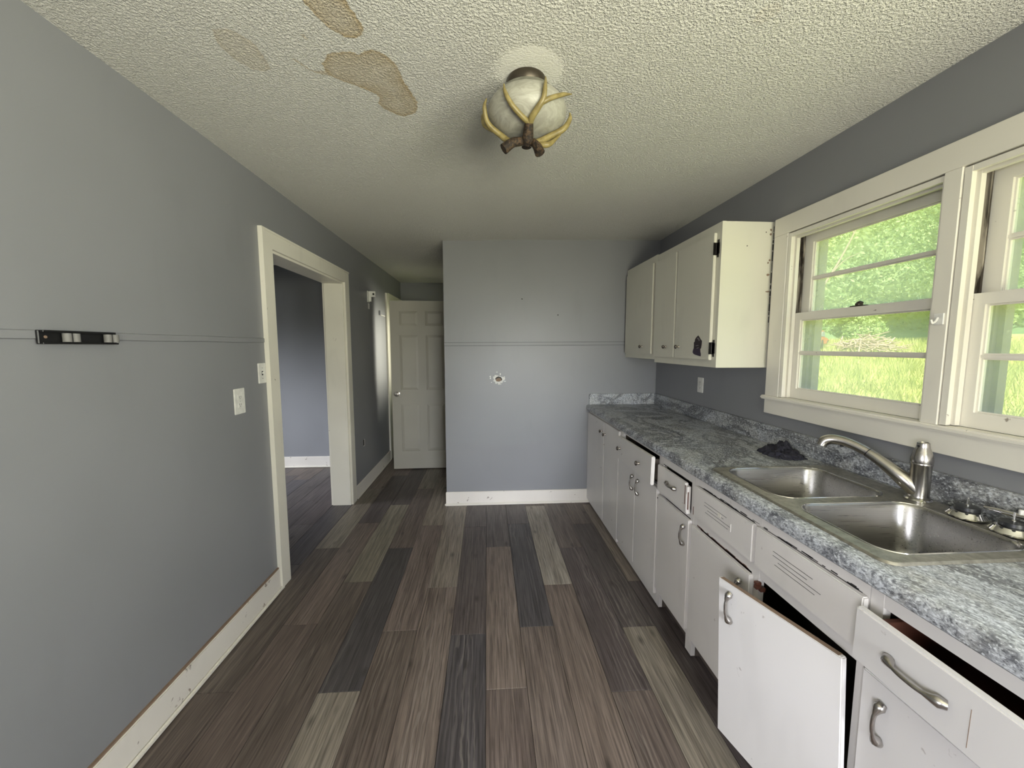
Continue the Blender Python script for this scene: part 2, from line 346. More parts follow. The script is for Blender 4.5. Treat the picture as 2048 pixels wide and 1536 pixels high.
cols[-4] = (1.595, 'bokb')
def plank(x0, x1, y0, y1, tone):
    g = 0.0009; bm = box(-(x1-x0)/2+g, (x1-x0)/2-g, -(y1-y0)/2+g, (y1-y0)/2-g, -0.004, 0, 0.0009)
    j = random.uniform(0.93, 1.07); t = tuple(min(1, q*j*random.uniform(0.985, 1.015)) for q in TONE[tone])
    o = obj('plank', bm, plank_m, floor, local=True, color=t); o.location = ((x0+x1)/2, (y0+y1)/2, 0)
PL = 1.215; PW = 0.1805; X0 = -0.0135
for k in range(-23, 9):
    x0, x1 = X0+k*PW, X0+(k+1)*PW
    jy, tones = cols.get(k, (random.uniform(1.5, 2.7), None))
    if k < -7: tones = None
    ys = [jy+PL*q for q in range(-5, 5)]
    for q, y in enumerate(ys):
        y0, y1 = max(y, YR), min(y+PL, 6.02)
        if y1-y0 < 0.05: continue
        rel = q-5                                     # rel -1: plank that ends at jy, 0: plank that starts there
        if tones and -2 <= rel <= 1: t = tones[rel+2]
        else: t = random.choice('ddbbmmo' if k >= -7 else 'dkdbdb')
        xa, xb = max(x0, -4.2), min(x1, 1.59)
        if xb-xa < 0.03: continue
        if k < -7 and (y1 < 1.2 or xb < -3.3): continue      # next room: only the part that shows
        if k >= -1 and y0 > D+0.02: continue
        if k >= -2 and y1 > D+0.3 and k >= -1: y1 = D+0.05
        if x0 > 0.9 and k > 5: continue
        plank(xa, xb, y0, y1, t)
# ------------------------------------------------------------------ ceiling with stains
def sd_poly(px, py, poly):
    poly = np.array(poly); d = np.full(px.shape, 1e9); ins = np.zeros(px.shape, bool); n = len(poly)
    for i in range(n):
        a, c = poly[i], poly[(i+1)%n]; e = c-a; w0, w1 = px-a[0], py-a[1]
        t = np.clip((w0*e[0]+w1*e[1])/(e@e), 0, 1); d = np.minimum(d, np.hypot(w0-t*e[0], w1-t*e[1]))
        cond = ((a[1] > py) != (c[1] > py)); 
        with np.errstate(divide='ignore', invalid='ignore'): xi = a[0]+(py-a[1])*(c[0]-a[0])/(c[1]-a[1] if c[1] != a[1] else 1e-9)
        ins ^= cond & (px < xi)
    return np.where(ins, d, -d)
def rounded(poly, n=5): return [(p.x, p.y) for p in smooth_path([(*p, 0) for p in poly]+[(*poly[0], 0)], n)[:-1]]
stains = [ (rounded([(-0.822,1.331),(-0.77,1.330),(-0.733,1.378),(-0.732,1.44),(-0.742,1.495),(-0.789,1.506),(-0.827,1.471),(-0.845,1.39)]), 0.42),
           (rounded([(-0.52,1.10),(-0.40,1.08),(-0.386,1.204),(-0.371,1.26),(-0.366,1.30),(-0.392,1.335),(-0.43,1.336),(-0.475,1.293),(-0.504,1.211)]), 0.95),
           (rounded([(-0.555,1.462),(-0.525,1.425),(-0.508,1.408),(-0.439,1.397),(-0.415,1.405),(-0.364,1.383),(-0.325,1.41),(-0.300,1.46),(-0.295,1.53),(-0.278,1.60),(-0.268,1.66),(-0.290,1.72),(-0.345,1.745),(-0.405,1.70),(-0.420,1.665),(-0.407,1.62),(-0.47,1.57),(-0.52,1.54),(-0.551,1.512)]), 0.92),
           (rounded([(-0.645,1.438),(-0.60,1.500),(-0.56,1.513),(-0.548,1.495),(-0.60,1.492),(-0.635,1.44)]), 0.65),
           (rounded([(0.80,1.13),(0.84,1.15),(0.83,1.20),(0.80,1.21),(0.785,1.17)]), 0.18),
           (rounded([(-0.566,1.335),(-0.556,1.335),(-0.552,1.352),(-0.560,1.354)]), 0.5)]
xs = np.concatenate([np.arange(-4.3, -1.30, 0.25), np.arange(-1.30, -0.95, 0.05), np.arange(-0.95, -0.2, 0.008), np.arange(-0.2, 0.95, 0.022), np.arange(0.95, 1.76, 0.06)])
ys = np.concatenate([np.arange(YR-0.1, 1.0, 0.2), np.arange(1.0, 1.80, 0.008), np.arange(1.80, 6.2, 0.12)])
gx, gy = np.meshgrid(xs, ys, indexing='ij')
sag = -0.020*np.exp(-((gx+0.42)**2/0.35+(gy-3.55)**2/0.9))+0.014*np.exp(-((gx-1.6)**2/0.5+(gy-3.3)**2/1.0))
gz = H+sag
best = np.full(gx.shape, -1e9); stv = np.zeros(gx.shape)
for poly, s in stains:
    d = sd_poly(gx, gy, poly); better = d > best; stv = np.where(better, s, stv); best = np.maximum(best, d)
val = np.clip(0.5+best*6.0, 0, 1)
smo = np.clip((0.130-np.hypot((gx-0.155), (gy-1.445)))/0.02, 0, 1)*0.90
nx, ny = gx.shape
verts = np.stack([gx, gy, gz], -1).reshape(-1, 3); idx = np.arange(nx*ny).reshape(nx, ny)
quads = np.stack([idx[:-1, :-1], idx[:-1, 1:], idx[1:, 1:], idx[1:, :-1]], -1).reshape(-1, 4)
nv = len(verts); top = [(xs[0], ys[0], 2.60), (xs[-1], ys[0], 2.60), (xs[-1], ys[-1], 2.60), (xs[0], ys[-1], 2.60)]
me = bpy.data.meshes.new('ceiling'); me.from_pydata([tuple(v) for v in verts]+top, [], [tuple(q) for q in quads.tolist()]+[(nv, nv+1, nv+2, nv+3), (int(idx[0,0]), int(idx[-1,0]), nv+1, nv), (int(idx[-1,0]), int(idx[-1,-1]), nv+2, nv+1), (int(idx[-1,-1]), int(idx[0,-1]), nv+3, nv+2), (int(idx[0,-1]), int(idx[0,0]), nv, nv+3)])
for nm, arr in (('stain', val), ('smooth', smo), ('strength', stv)):
    a = me.attributes.new(nm, 'FLOAT', 'POINT'); a.data.foreach_set('value', np.concatenate([arr.reshape(-1), np.zeros(4)]).astype(np.float32))
me.materials.append(ceil_m); ceiling = bpy.data.objects.new('ceiling', me); C.objects.link(ceiling); WORLD[ceiling] = Vector()
tag(ceiling, 'white stippled ceiling with brown water stains', 'ceiling', kind='structure')

# ------------------------------------------------------------------ walls
WT = 2.50
def wall(name, lst, mat, label): return tag(obj(name, boxes(lst), mat), label, 'wall', kind='structure')
OY0, OY1, OZ = 2.455, 3.655, 2.065            # cased opening to the next room
LT = 0.162                                    # left wall thickness
wall_left = wall('wall_left', [(L-LT, L, YR, -1.72, 0, WT), (L-LT, L, -0.68, OY0, 0, WT), (L-LT, L, -1.72, -0.68, 0, 1.0), (L-LT, L, -1.72, -0.68, 1.9, WT), (L-LT, L, OY1, 6.15, 0, WT), (L-LT, L, OY0, OY1, OZ, WT)], wall_grey, 'long grey left wall with a cased opening in it')
wall_back = wall('wall_back', [(BL, R+0.16, D, D+0.12, 0, WT)], wall_grey, 'grey back wall with a hole and a thin rail')
wall('wall_hall_right', [(BL, BL+0.12, D+0.12, 4.86, 0, WT), (BL, BL+0.12, 5.70, 6.15, 0, WT), (BL, BL+0.12, 4.86, 5.70, 0, 0.97), (BL, BL+0.12, 4.86, 5.70, 2.0, WT)], wall_grey, 'grey hall wall around the corner of the back wall')
wall('wall_hall_end', [(L, BL+0.12, E, E+0.12, 0, WT)], wall_grey, 'grey wall closing the end of the hall above the door')
W1a, W1b, W2a, W2b, WZ0, WZ1 = 1.284, 2.005, 0.545, 1.250, 1.205, 2.075
RT = 0.155
wall('wall_right', [(R, R+RT, W1b, D, 0, WT), (R, R+RT, W2a, W1b, 0, WZ0), (R, R+RT, W2a, W1b, WZ1, WT), (R, R+RT, W2b, W1a, WZ0, WZ1), (R, R+RT, -0.4, W2a, 0, WT),
     (R, R+RT, -1.5, -0.4, 0, 1.1), (R, R+RT, -1.5, -0.4, 2.08, WT), (R, R+RT, YR, -1.5, 0, WT)], wall_grey, 'grey right wall with the double window')
wall('wall_rear', [(L-LT, 0.2, YR-0.12, YR, 0, WT), (1.3, R+RT, YR-0.12, YR, 0, WT), (0.2, 1.3, YR-0.12, YR, 0, 0.62), (0.2, 1.3, YR-0.12, YR, 2.0, WT)], wall_grey, 'grey wall behind the photographer with a tall window')
wall('wall_next_room_back', [(-4.3, L-LT, 4.87, 4.99, 0, WT)], wall_dark, 'grey back wall of the room seen through the opening')
wall('wall_next_room_left', [(-4.3, -4.15, 0.9, 2.6, 0, WT), (-4.3, -4.15, 4.0, 4.87, 0, WT), (-4.3, -4.15, 2.6, 4.0, 0, 0.85), (-4.3, -4.15, 2.6, 4.0, 2.05, WT)], wall_dark, 'grey left wall of the room beyond the opening')
wall('wall_next_room_front', [(-4.3, L-LT, 0.78, 0.9, 0, WT)], wall_dark, 'grey front wall of the room beyond the opening')

# thin rails on the walls, painted like them
def rail(name, bm, label): return tag(obj(name, bm, wall_grey), label, 'wall rail', kind='structure')
bm = bmesh.new(); n = 30
rl = []
for k in range(n+1):                                          # slightly wavy strip along the left wall
    y = YR+(2.345-YR)*k/n; w = 0.0012*math.sin(k*1.7); rl.append((y, 1.5165+0.0035*(y/2.4)+w))
for (ya, za), (yb, zb) in zip(rl, rl[1:]):
    vs = [bm.verts.new(p) for p in ((L, ya, za-0.0135), (L+0.007, ya, za-0.011), (L+0.007, ya, za+0.011), (L, ya, za+0.0135), (L, yb, zb-0.0135), (L+0.007, yb, zb-0.011), (L+0.007, yb, zb+0.011), (L, yb, zb+0.0135))]
    for f in ((0,1,5,4),(1,2,6,5),(2,3,7,6)): bm.faces.new([vs[i] for i in f])
bmesh.ops.remove_doubles(bm, verts=bm.verts, dist=1e-5); bmesh.ops.recalc_face_normals(bm, faces=bm.faces)
rail('trim_1', bm, 'thin grey rail running along the left wall')
bm = bmesh.new()
for za, zb, dp in ((1.4935, 1.5005, 0.011), (1.5005, 1.5135, 0.007), (1.5135, 1.5205, 0.011)):
    v8 = [bm.verts.new(p) for p in ((BL, D-dp, za), (R, D-dp, za+0.012), (R, D-dp, zb+0.012), (BL, D-dp, zb), (BL, D, za), (R, D, za+0.012), (R, D, zb+0.012), (BL, D, zb))]
    for f in ((0,1,2,3),(0,4,5,1),(3,2,6,7)): bm.faces.new([v8[i] for i in f])
bmesh.ops.recalc_face_normals(bm, faces=bm.faces)
r2_ = rail('trim_2', bm, 'thin double-beaded grey rail across the back wall')
groove_shade_m = plain('groove_shade', (0.075, 0.075, 0.08), 0.8)
for za in (1.4905, 1.5195):  # dark strips painted in for the shaded grooves above and below the rail
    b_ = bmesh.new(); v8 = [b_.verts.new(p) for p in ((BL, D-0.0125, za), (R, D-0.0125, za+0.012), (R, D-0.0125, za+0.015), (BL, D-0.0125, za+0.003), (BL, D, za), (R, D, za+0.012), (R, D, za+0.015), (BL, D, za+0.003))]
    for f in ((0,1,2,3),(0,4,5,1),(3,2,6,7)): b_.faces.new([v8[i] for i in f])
    bmesh.ops.recalc_face_normals(b_, faces=b_.faces); obj('groove_shade', b_, groove_shade_m, r2_)

# baseboards (board + shoe moulding, brown gap on top of the near left one)
def baseboard(name, board, shoe, label, extra=None):
    t = thing(name, ((board[0]+board[1])/2, (board[2]+board[3])/2, 0), label, 'baseboard', kind='structure')
    obj('board', box(*board, 0.004, 2), base_w, t, True); obj('shoe_molding', box(*shoe, 0.006, 2), trim_w, t, True)
    if extra: obj('bare_top_edge', box(*extra), bare_wood, t)
    return t
baseboard('baseboard_left', (L, L+0.016, YR, 2.35, 0.004, 0.135), (L+0.016, L+0.030, YR, 2.372, 0, 0.022), 'scuffed white baseboard along the near left wall', (L, L+0.010, YR, 2.35, 0.135, 0.143))
baseboard('baseboard_hall', (L, L+0.016, 3.762, 5.12, 0.004, 0.128), (L+0.016, L+0.028, 3.762, 5.12, 0, 0.02), 'white baseboard between the opening and the hall door casing')
baseboard('baseboard_back', (BL-0.006, 0.975, D-0.016, D, 0.004, 0.128), (BL-0.016, 0.975, D-0.032, D-0.016, 0, 0.022), 'scuffed white baseboard along the back wall')
baseboard('baseboard_next_room', (-4.1, L-LT, 4.852, 4.87, 0.004, 0.135), (-4.1, L-LT, 4.838, 4.852, 0, 0.02), 'white baseboard in the room beyond the opening')

# cased opening in the left wall
t = thing('trim_3', (L, 3.05, 0), 'cream painted casing around the opening in the left wall', 'door casing', kind='structure')
obj('side_casing', boxes([(L, L+0.020, 2.352, 2.462, 0, OZ+0.085), (L+0.020, L+0.026, 2.352, 2.372, 0, OZ+0.085)]), trim_w, t)
obj('side_casing', box(L, L+0.020, 3.648, 3.752, 0, OZ+0.085, 0.003), trim_w, t)
obj('head_casing', boxes([(L, L+0.020, 2.462, 3.648, OZ-0.006, OZ+0.088), (L, L+0.024, 2.352, 3.752, OZ+0.085, OZ+0.098)]), trim_w, t)
obj('jamb', box(L-LT-0.004, L, 2.455, 2.474, 0, OZ), trim_w, t); obj('jamb', box(L-LT-0.004, L+0.001, 3.636, 3.655, 0, OZ, 0.002), trim_w, t)
obj('head_jamb', box(L-LT-0.004, L, 2.474, 3.636, OZ-0.020, OZ), trim_w, t)
obj('back_casing', boxes([(L-LT-0.02, L-LT, 2.36, 2.46, 0, OZ+0.09), (L-LT-0.02, L-LT, 3.65, 3.75, 0, OZ+0.09), (L-LT-0.02, L-LT, 2.46, 3.65, OZ, OZ+0.09)]), trim_w, t)
# hall door casing at the far end of the left wall, with a closed white door in it
t = thing('door_2', (L, 5.6, 0), 'white casing of the far doorway on the left hall wall', 'doorway', kind='structure')
obj('side_casing', box(L, L+0.022, 5.115, 5.215, 0, 2.165, 0.003), trim_w, t); obj('head_casing', box(L, L+0.022, 5.215, E, 2.075, 2.175, 0.003), trim_w, t)
obj('door_leaf', box(L, L+0.012, 5.215, E, 0.008, 2.075), trim_w, t)
# hall door leaf, six panels, swung across the hall
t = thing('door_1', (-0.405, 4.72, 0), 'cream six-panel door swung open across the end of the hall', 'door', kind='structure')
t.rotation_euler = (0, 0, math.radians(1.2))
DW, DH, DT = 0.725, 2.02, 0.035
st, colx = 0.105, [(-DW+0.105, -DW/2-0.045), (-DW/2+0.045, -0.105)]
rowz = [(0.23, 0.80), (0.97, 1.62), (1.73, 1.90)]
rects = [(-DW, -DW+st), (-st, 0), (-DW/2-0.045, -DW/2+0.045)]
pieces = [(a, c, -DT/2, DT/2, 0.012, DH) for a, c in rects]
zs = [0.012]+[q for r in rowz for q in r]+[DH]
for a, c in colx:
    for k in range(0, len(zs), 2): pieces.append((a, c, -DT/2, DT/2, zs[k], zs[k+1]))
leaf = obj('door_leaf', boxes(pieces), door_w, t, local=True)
for a, c in colx:
    for z0, z1 in rowz:
        bm = bmesh.new()
        for s in (-1, 1):
            q = [(a, s*0.006, z0), (c, s*0.006, z0), (c, s*0.006, z1), (a, s*0.006, z1)]; i = 0.028
            w = [(a+i, s*0.014, z0+i), (c-i, s*0.014, z0+i), (c-i, s*0.014, z1-i), (a+i, s*0.014, z1-i)]
            vq = [bm.verts.new(p) for p in q]; vw = [bm.verts.new(p) for p in w]
            for k in range(4): bm.faces.new((vq[k], vq[(k+1)%4], vw[(k+1)%4], vw[k]))
            bm.faces.new(vw)
        bmesh.ops.recalc_face_normals(bm, faces=bm.faces)
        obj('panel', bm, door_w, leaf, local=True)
for s in (-1, 1): obj('knob', lathe([(0.030, 0), (0.030, 0.004), (0.011, 0.010), (0.011, 0.030), (0.024, 0.036), (0.028, 0.048), (0.022, 0.060), (0.0, 0.064)], 'Y', (-DW+0.065, s*DT/2, 0.925), 20, s), nickel, t, True, local=True)
obj('latch_plate', box(-DW-0.002, -DW, -0.012, 0.012, 0.89, 0.95), nickel, t, local=True)

# ------------------------------------------------------------------ windows
def window(name, ya, yb, label):
    t = thing(name, (R+0.05, (ya+yb)/2, WZ0), label, 'window', kind='structure')
    x0 = R-0.018
    # jambs lining the opening
    obj('jamb_lining', boxes([(R, R+RT+0.03, yb-0.004, yb+0.010, WZ0, WZ1), (R, R+RT+0.03, ya-0.010, ya+0.004, WZ0, WZ1), (R, R+RT+0.03, ya, yb, WZ1-0.006, WZ1+0.01)]), trim_w, t)
    # inner stops: ridged strips on each side and the head
    for s, y in ((-1, yb-0.004), (1, ya+0.004)):
        lst = [(x0+0.000, x0+0.014, y, y+s*0.020, WZ0+0.01, WZ1-0.0052), (x0+0.014, x0+0.026, y, y+s*0.013, WZ0+0.01, WZ1-0.0052), (x0+0.026, x0+0.044, y, y+s*0.026, WZ0+0.01, WZ1-0.0052)]
        obj('stop', boxes([(a, c, min(d, e), max(d, e), f, g) for a, c, d, e, f, g in lst]), trim_w, t)
        obj('sash_channel', boxes([(R+0.026, R+0.050, min(y, y+s*0.008), max(y, y+s*0.008), WZ0+0.44, WZ1), (R+0.050, R+0.058, min(y, y+s*0.022), max(y, y+s*0.022), WZ0+0.01, WZ1)]), grime_m, t)
        obj('storm_track', boxes([(R+0.106, R+0.122, min(y, y+s*0.030), max(y, y+s*0.030), WZ0, WZ1), (R+0.122, R+0.150, min(y, y+s*0.046), max(y, y+s*0.046), WZ0, WZ1), (R+0.150, R+0.176, min(y, y+s*0.030), max(y, y+s*0.030), WZ0, WZ1)]), storm_m, t)
    obj('head_stop', boxes([(x0+0.0008, x0+0.0148, ya+0.002, yb-0.002, WZ1-0.024, WZ1-0.0045), (x0+0.0148, x0+0.0268, ya+0.002, yb-0.002, WZ1-0.018, WZ1-0.0045), (x0+0.0268, x0+0.0432, ya+0.002, yb-0.002, WZ1-0.032, WZ1-0.0045)]), trim_w, t)
    obj('outer_sill', box(R+0.03, R+RT+0.08, ya-0.02, yb+0.02, WZ0-0.03, WZ0+0.004), storm_m, t)
    def sash(nm, xf, xb, a, c, z0, z1, rb, rtop, stile, mz):
        s = obj(nm, boxes([(xf, xb, a, a+stile, z0, z1), (xf, xb, c-stile, c, z0, z1), (xf, xb, a+stile, c-stile, z0, z0+rb), (xf, xb, a+stile, c-stile, z1-rtop, z1)]), trim_w, t)
        gx0 = (xf+xb)/2
        # sticking: stepped moulding around each light
        mw = 0.0085
        obj('muntin', boxes([(xf+0.004, xb-0.004, a+stile, c-stile, mz-mw*0.6, mz+mw*0.6), (gx0-0.004, gx0+0.004, a+stile, c-stile, mz-mw, mz+mw)]), trim_w, s)
        for q0, q1 in ((z0+rb, mz-mw*0.6), (mz+mw*0.6, z1-rtop)):
            e = 0.0055
            obj('glazing_bead', boxes([(xf+0.008, gx0, a+stile, a+stile+e, q0, q1), (xf+0.008, gx0, c-stile-e, c-stile, q0, q1), (xf+0.0086, gx0-0.0004, a+stile+0.0004, c-stile-0.0004, q0+0.0003, q0+e), (xf+0.0086, gx0-0.0004, a+stile+0.0004, c-stile-0.0004, q1-e, q1-0.0003)]), trim_w, s)
            obj('pane', box(gx0, gx0+0.003, a+stile, c-stile, q0, q1), pane_m, s)
        return s
    sash('lower_sash', R+0.028, R+0.058, ya+0.012, yb-0.012, WZ0+0.008, 1.660, 0.052, 0.038, 0.050, 1.452)
    sash('upper_sash', R+0.062, R+0.092, ya+0.012, yb-0.012, 1.622, WZ1-0.010, 0.038, 0.050, 0.060, 1.832)
    return t
w1 = window('window_1', W1a, W1b, 'double-hung white window beside the wall cabinet')
w2 = window('window_2', W2a, W2b, 'double-hung white window cut off at the right edge')
# sash lock on the first window
obj('sash_lock_plate', box(R+0.032, R+0.058, 1.610, 1.676, 1.660, 1.666, 0.002), bronze, w1); obj('sash_lock_cam', lathe([(0.014, 0), (0.014, 0.008), (0.009, 0.012), (0, 0.012)], 'Z', (R+0.045, 1.643, 1.666), 16), bronze, w1, True)
obj('sash_lock', tube(bmesh.new(), smooth_path([(R+0.046, 1.655, 1.664), (R+0.044, 1.650, 1.676), (R+0.040, 1.635, 1.680), (R+0.034, 1.617, 1.674)]), 0.005, 8), bronze, w1, True)
# surround
t = thing('trim_4', (R, 1.3, WZ0), 'wide cream trim framing the double window', 'window trim', kind='structure')
obj('side_casing', box(R-0.020, R, W1b, 2.103, WZ0+0.006, WZ1+0.002, 0.002), trim_w, t); obj('side_casing', box(R-0.020, R, 0.45, W2a, WZ0+0.006, WZ1+0.002, 0.002), trim_w, t)
obj('mullion_casing', box(R-0.022, R, W2b, 1.303, WZ0+0.006, WZ1+0.002, 0.002), trim_w, t)
obj('head_casing', box(R-0.021, R, 0.45, 2.103, WZ1+0.002, 2.170, 0.002), trim_w, t)
obj('stool', box(R-0.034, R+0.03, 0.42, 2.125, WZ0-0.014, WZ0+0.007, 0.006, 3), trim_w, t, True)
obj('apron', box(R-0.018, R, 0.45, 2.107, 1.112, WZ0-0.014, 0.002), trim_w, t)
# little plastic hook on the mullion
t = thing('hook', (R-0.022, 1.272, 1.58), 'small white plastic adhesive hook on the trim between the windows', 'hook')
obj('backplate', box(R-0.027, R-0.022, 1.258, 1.288, 1.560, 1.600, 0.0015), plastic_w, t); obj('prong', tube(bmesh.new(), smooth_path([(R-0.027, 1.275, 1.585), (R-0.033, 1.276, 1.572), (R-0.043, 1.277, 1.566), (R-0.048, 1.278, 1.578)]), 0.0035, 8), plastic_w, t, True)

# rear, right and added left window behind the photographer, hall and next-room windows: frames in their openings
def simple_window(name, axis, p, a, c, z0, z1, label):
    t = thing(name, (p, (a+c)/2, z0) if axis == 'x' else ((a+c)/2, p, z0), label, 'window', kind='structure')
    def bx(u0, u1, w0, w1, q0, q1): return (u0, u1, w0, w1, q0, q1) if axis == 'x' else (w0, w1, u0, u1, q0, q1)
    f = 0.05; m_ = (a+c)/2
    obj('frame', boxes([bx(p-0.02, p+0.02, a, a+f, z0, z1), bx(p-0.02, p+0.02, c-f, c, z0, z1), bx(p-0.02, p+0.02, a, c, z0, z0+f), bx(p-0.02, p+0.02, a, c, z1-f, z1), bx(p-0.02, p+0.02, m_-0.03, m_+0.03, z0, z1)]), trim_w, t)
    obj('pane', boxes([bx(p-0.002, p+0.002, a+f, c-f, z0+f, z1-f)]), pane_m, t)
simple_window('window_3', 'y', YR-0.09, 0.2, 1.3, 0.62, 2.0, 'tall window in the wall behind the photographer')
simple_window('window_4', 'x', R+0.12, -1.5, -0.4, 1.1, 2.08, 'window in the right wall behind the photographer')
simple_window('window_5', 'x', BL+0.09, 4.86, 5.70, 0.97, 2.0, 'window in the hall wall hidden behind the open door')
simple_window('added_window', 'x', L-0.12, -1.72, -0.68, 1.0, 1.9, 'added window around the fill lamp in the left wall behind the photographer')  # unseen window added to go with the left fill lamp
simple_window('window_6', 'x', -4.27, 2.6, 4.0, 0.85, 2.05, 'window in the left wall of the next room')

# ------------------------------------------------------------------ base cabinets
FX = 0.965                     # face-frame front
CT = 0.898                     # underside of the worktop
def pull(parent, p, vert=True, length=0.098, mat=None, world=True, out=(-1, 0, 0)):
    """arched cabinet pull; p is its middle on the door face (local to the parent's axes)"""
    mat = mat or nickel; n = 13; pts = []; rad = []; fl = []
    for k in range(n):
        s = k/(n-1)*2-1; d = 0.004+0.022*(1-abs(s)**2.6); e = abs(s)
        pts.append((p[0]-d, p[1]+(0 if vert else s*length/2), p[2]+(s*length/2 if vert else 0)))
        rad.append(0.0046 if e < 0.60 else (0.0046+0.0078*math.sin((e-0.60)/0.40*PI*0.80)))
        fl.append((1, 1) if e < 0.6 else (1.0, 0.75))
    return obj('handle', tube(bmesh.new(), smooth_path(pts, 2), interp(rad, 2*(n-1)+1), 12), mat, parent, True, local=not world)
def knob(parent, p, r=0.013, world=True, mat=None):
    return obj('knob', lathe([(0.008, 0), (0.0065, -0.004), (0.0055, -0.014), (r, -0.019), (r*1.02, -0.023), (r*0.75, -0.028), (0, -0.030)], 'X', p, 16), mat or knob_m, parent, True, local=not world)
def unit(y0, y1, label, stiles, rails, group='painted base cabinets under the worktop', bottom=0.085):
    """carcass from y0 (near) to y1 (far); stiles (ya,yb,z0,z1), rails (ya,yb,z0,z1)"""
    t = thing('base_cabinet', (1.28, (y0+y1)/2, 0), label, 'cabinet', group)
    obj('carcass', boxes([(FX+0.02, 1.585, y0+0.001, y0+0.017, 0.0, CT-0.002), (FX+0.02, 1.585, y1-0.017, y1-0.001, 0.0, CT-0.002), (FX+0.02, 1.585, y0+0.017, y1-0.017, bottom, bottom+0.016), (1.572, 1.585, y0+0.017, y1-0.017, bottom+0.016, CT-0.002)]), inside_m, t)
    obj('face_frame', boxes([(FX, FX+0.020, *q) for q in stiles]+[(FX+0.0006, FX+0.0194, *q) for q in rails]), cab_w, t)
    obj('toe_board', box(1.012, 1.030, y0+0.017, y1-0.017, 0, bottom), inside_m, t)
    return t
DX0, DX1 = 0.9465, 0.9645      # closed door slab
def slab(parent, name, ya, yb, z0, z1, mat=None, x0=DX0): return obj(name, box(x0, x0+0.018, ya, yb, z0, z1, 0.003, 2), mat or cab_w, parent)

A = unit(2.715, D-0.003, 'far corner base cabinet with two tall plain doors', [(2.715, 2.75, 0.01, CT-0.002), (3.04, 3.09, 0.01, CT-0.002), (3.46, D-0.003, 0.01, CT-0.002)], [(2.75, 3.46, 0.862, CT-0.002), (2.75, 3.46, 0.01, 0.05)])
d = slab(A, 'door', 3.068, D-0.006, 0.045, 0.872); knob(d, (DX0, 3.112, 0.792))
d = slab(A, 'door', 2.712, 3.052, 0.042, 0.876); knob(d, (DX0, 3.022, 0.782))
B = unit(2.062, 2.713, 'base cabinet with a crooked wide drawer hanging out over two doors', [(2.065, 2.085, 0.01, CT-0.002), (2.675, 2.713, 0.01, CT-0.002), (2.37, 2.40, 0.085, 0.70)], [(2.085, 2.675, 0.872, CT-0.002), (2.085, 2.675, 0.675, 0.700), (2.085, 2.675, 0.01, 0.075)])
d = slab(B, 'door', 2.388, 2.706, 0.072, 0.690); pull(d, (DX0, 2.412, 0.606))
d = slab(B, 'door', 2.064, 2.384, 0.070, 0.696); pull(d, (DX0, 2.318, 0.606)); 
obj('hinge_pin', box(DX0+0.003, DX0+0.010, 2.0615, 2.0645, 0.636, 0.644), bronze, d)
dr = bpy.data.objects.new('drawer', None); C.objects.link(dr); dr.parent = B; WORLD[dr] = Vector()
dr.location = Vector((0.928, 2.366, 0.786))-WORLD[B]; dr.rotation_euler = (math.radians(-2.6), math.radians(2.0), math.radians(-2.9))
f_ = obj('drawer_front', box(-0.010, 0.010, -0.322, 0.322, -0.080, 0.080, 0.004, 2), cab_w, dr, local=True)
knob(dr, (-0.010, 0.262, 0.0), 0.0145, False); knob(dr, (-0.010, -0.130, -0.006), 0.0145, False)
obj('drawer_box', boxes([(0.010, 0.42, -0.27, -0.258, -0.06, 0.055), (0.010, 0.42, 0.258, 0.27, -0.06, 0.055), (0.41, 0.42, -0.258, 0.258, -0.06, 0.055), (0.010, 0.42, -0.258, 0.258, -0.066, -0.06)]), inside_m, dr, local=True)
Cc = unit(1.706, 2.060, 'narrow base cabinet with a split-ended drawer above one door', [(1.706, 1.732, 0.01, CT-0.002), (2.03, 2.060, 0.01, CT-0.002)], [(1.732, 2.03, 0.845, CT-0.002), (1.732, 2.03, 0.668, 0.695), (1.732, 2.03, 0.085, 0.125)])
f_ = slab(Cc, 'drawer_front', 1.748, 2.050, 0.694, 0.838, x0=0.940); pull(f_, (0.940, 1.878, 0.777), False)
obj('split_end', boxes([(0.9395, 0.9580, 1.728, 1.7475, 0.694, 0.826), (0.9375, 0.9395, 1.731, 1.739, 0.70, 0.79)]), cab_w, f_)
obj('bare_split', boxes([(0.9425, 0.9475, 1.7265, 1.7285, 0.715, 0.80), (0.9388, 0.9402, 1.744, 1.749, 0.735, 0.828)]), rust_wood, f_)
d = slab(Cc, 'door', 1.716, 2.050, 0.118, 0.666); pull(d, (DX0, 1.748, 0.580))
S = unit(0.872, 1.704, 'sink base cabinet with slotted false fronts and one door hanging open', [(1.678, 1.704, 0.01, CT-0.002), (1.262, 1.300, 0.085, CT-0.002), (0.872, 0.892, 0.01, CT-0.002)], [(0.892, 1.678, 0.852, CT-0.002), (0.892, 1.678, 0.662, 0.706), (0.892, 1.678, 0.085, 0.125)])
def slots(parent, ya, yb, zc, x):
    for k, (dz, a, c) in enumerate(((0.022, 0.0, 0.80), (0.008, -0.05, 0.70), (-0.006, 0.12, 0.95), (-0.020, 0.05, 0.85))):
        yl, yr = yb-(yb-ya)*(0.22+0.5*max(0, a)), yb-(yb-ya)*(0.22+0.5*c)
        obj('groove', box(x-0.0006, x+0.001, yr, yl, zc+dz-0.0007, zc+dz+0.0007), slot_m, parent)
f_ = slab(S, 'false_front', 1.284, 1.680, 0.708, 0.850); slots(f_, 1.284, 1.680, 0.785, DX0)
obj('paint_drip', box(DX0-0.002, DX0, 1.404, 1.410, 0.762, 0.795, 0.0009), cab_w, f_); obj('paint_chip', box(DX0-0.0012, DX0, 1.470, 1.492, 0.788, 0.806, 0.0005), trim_w, f_)
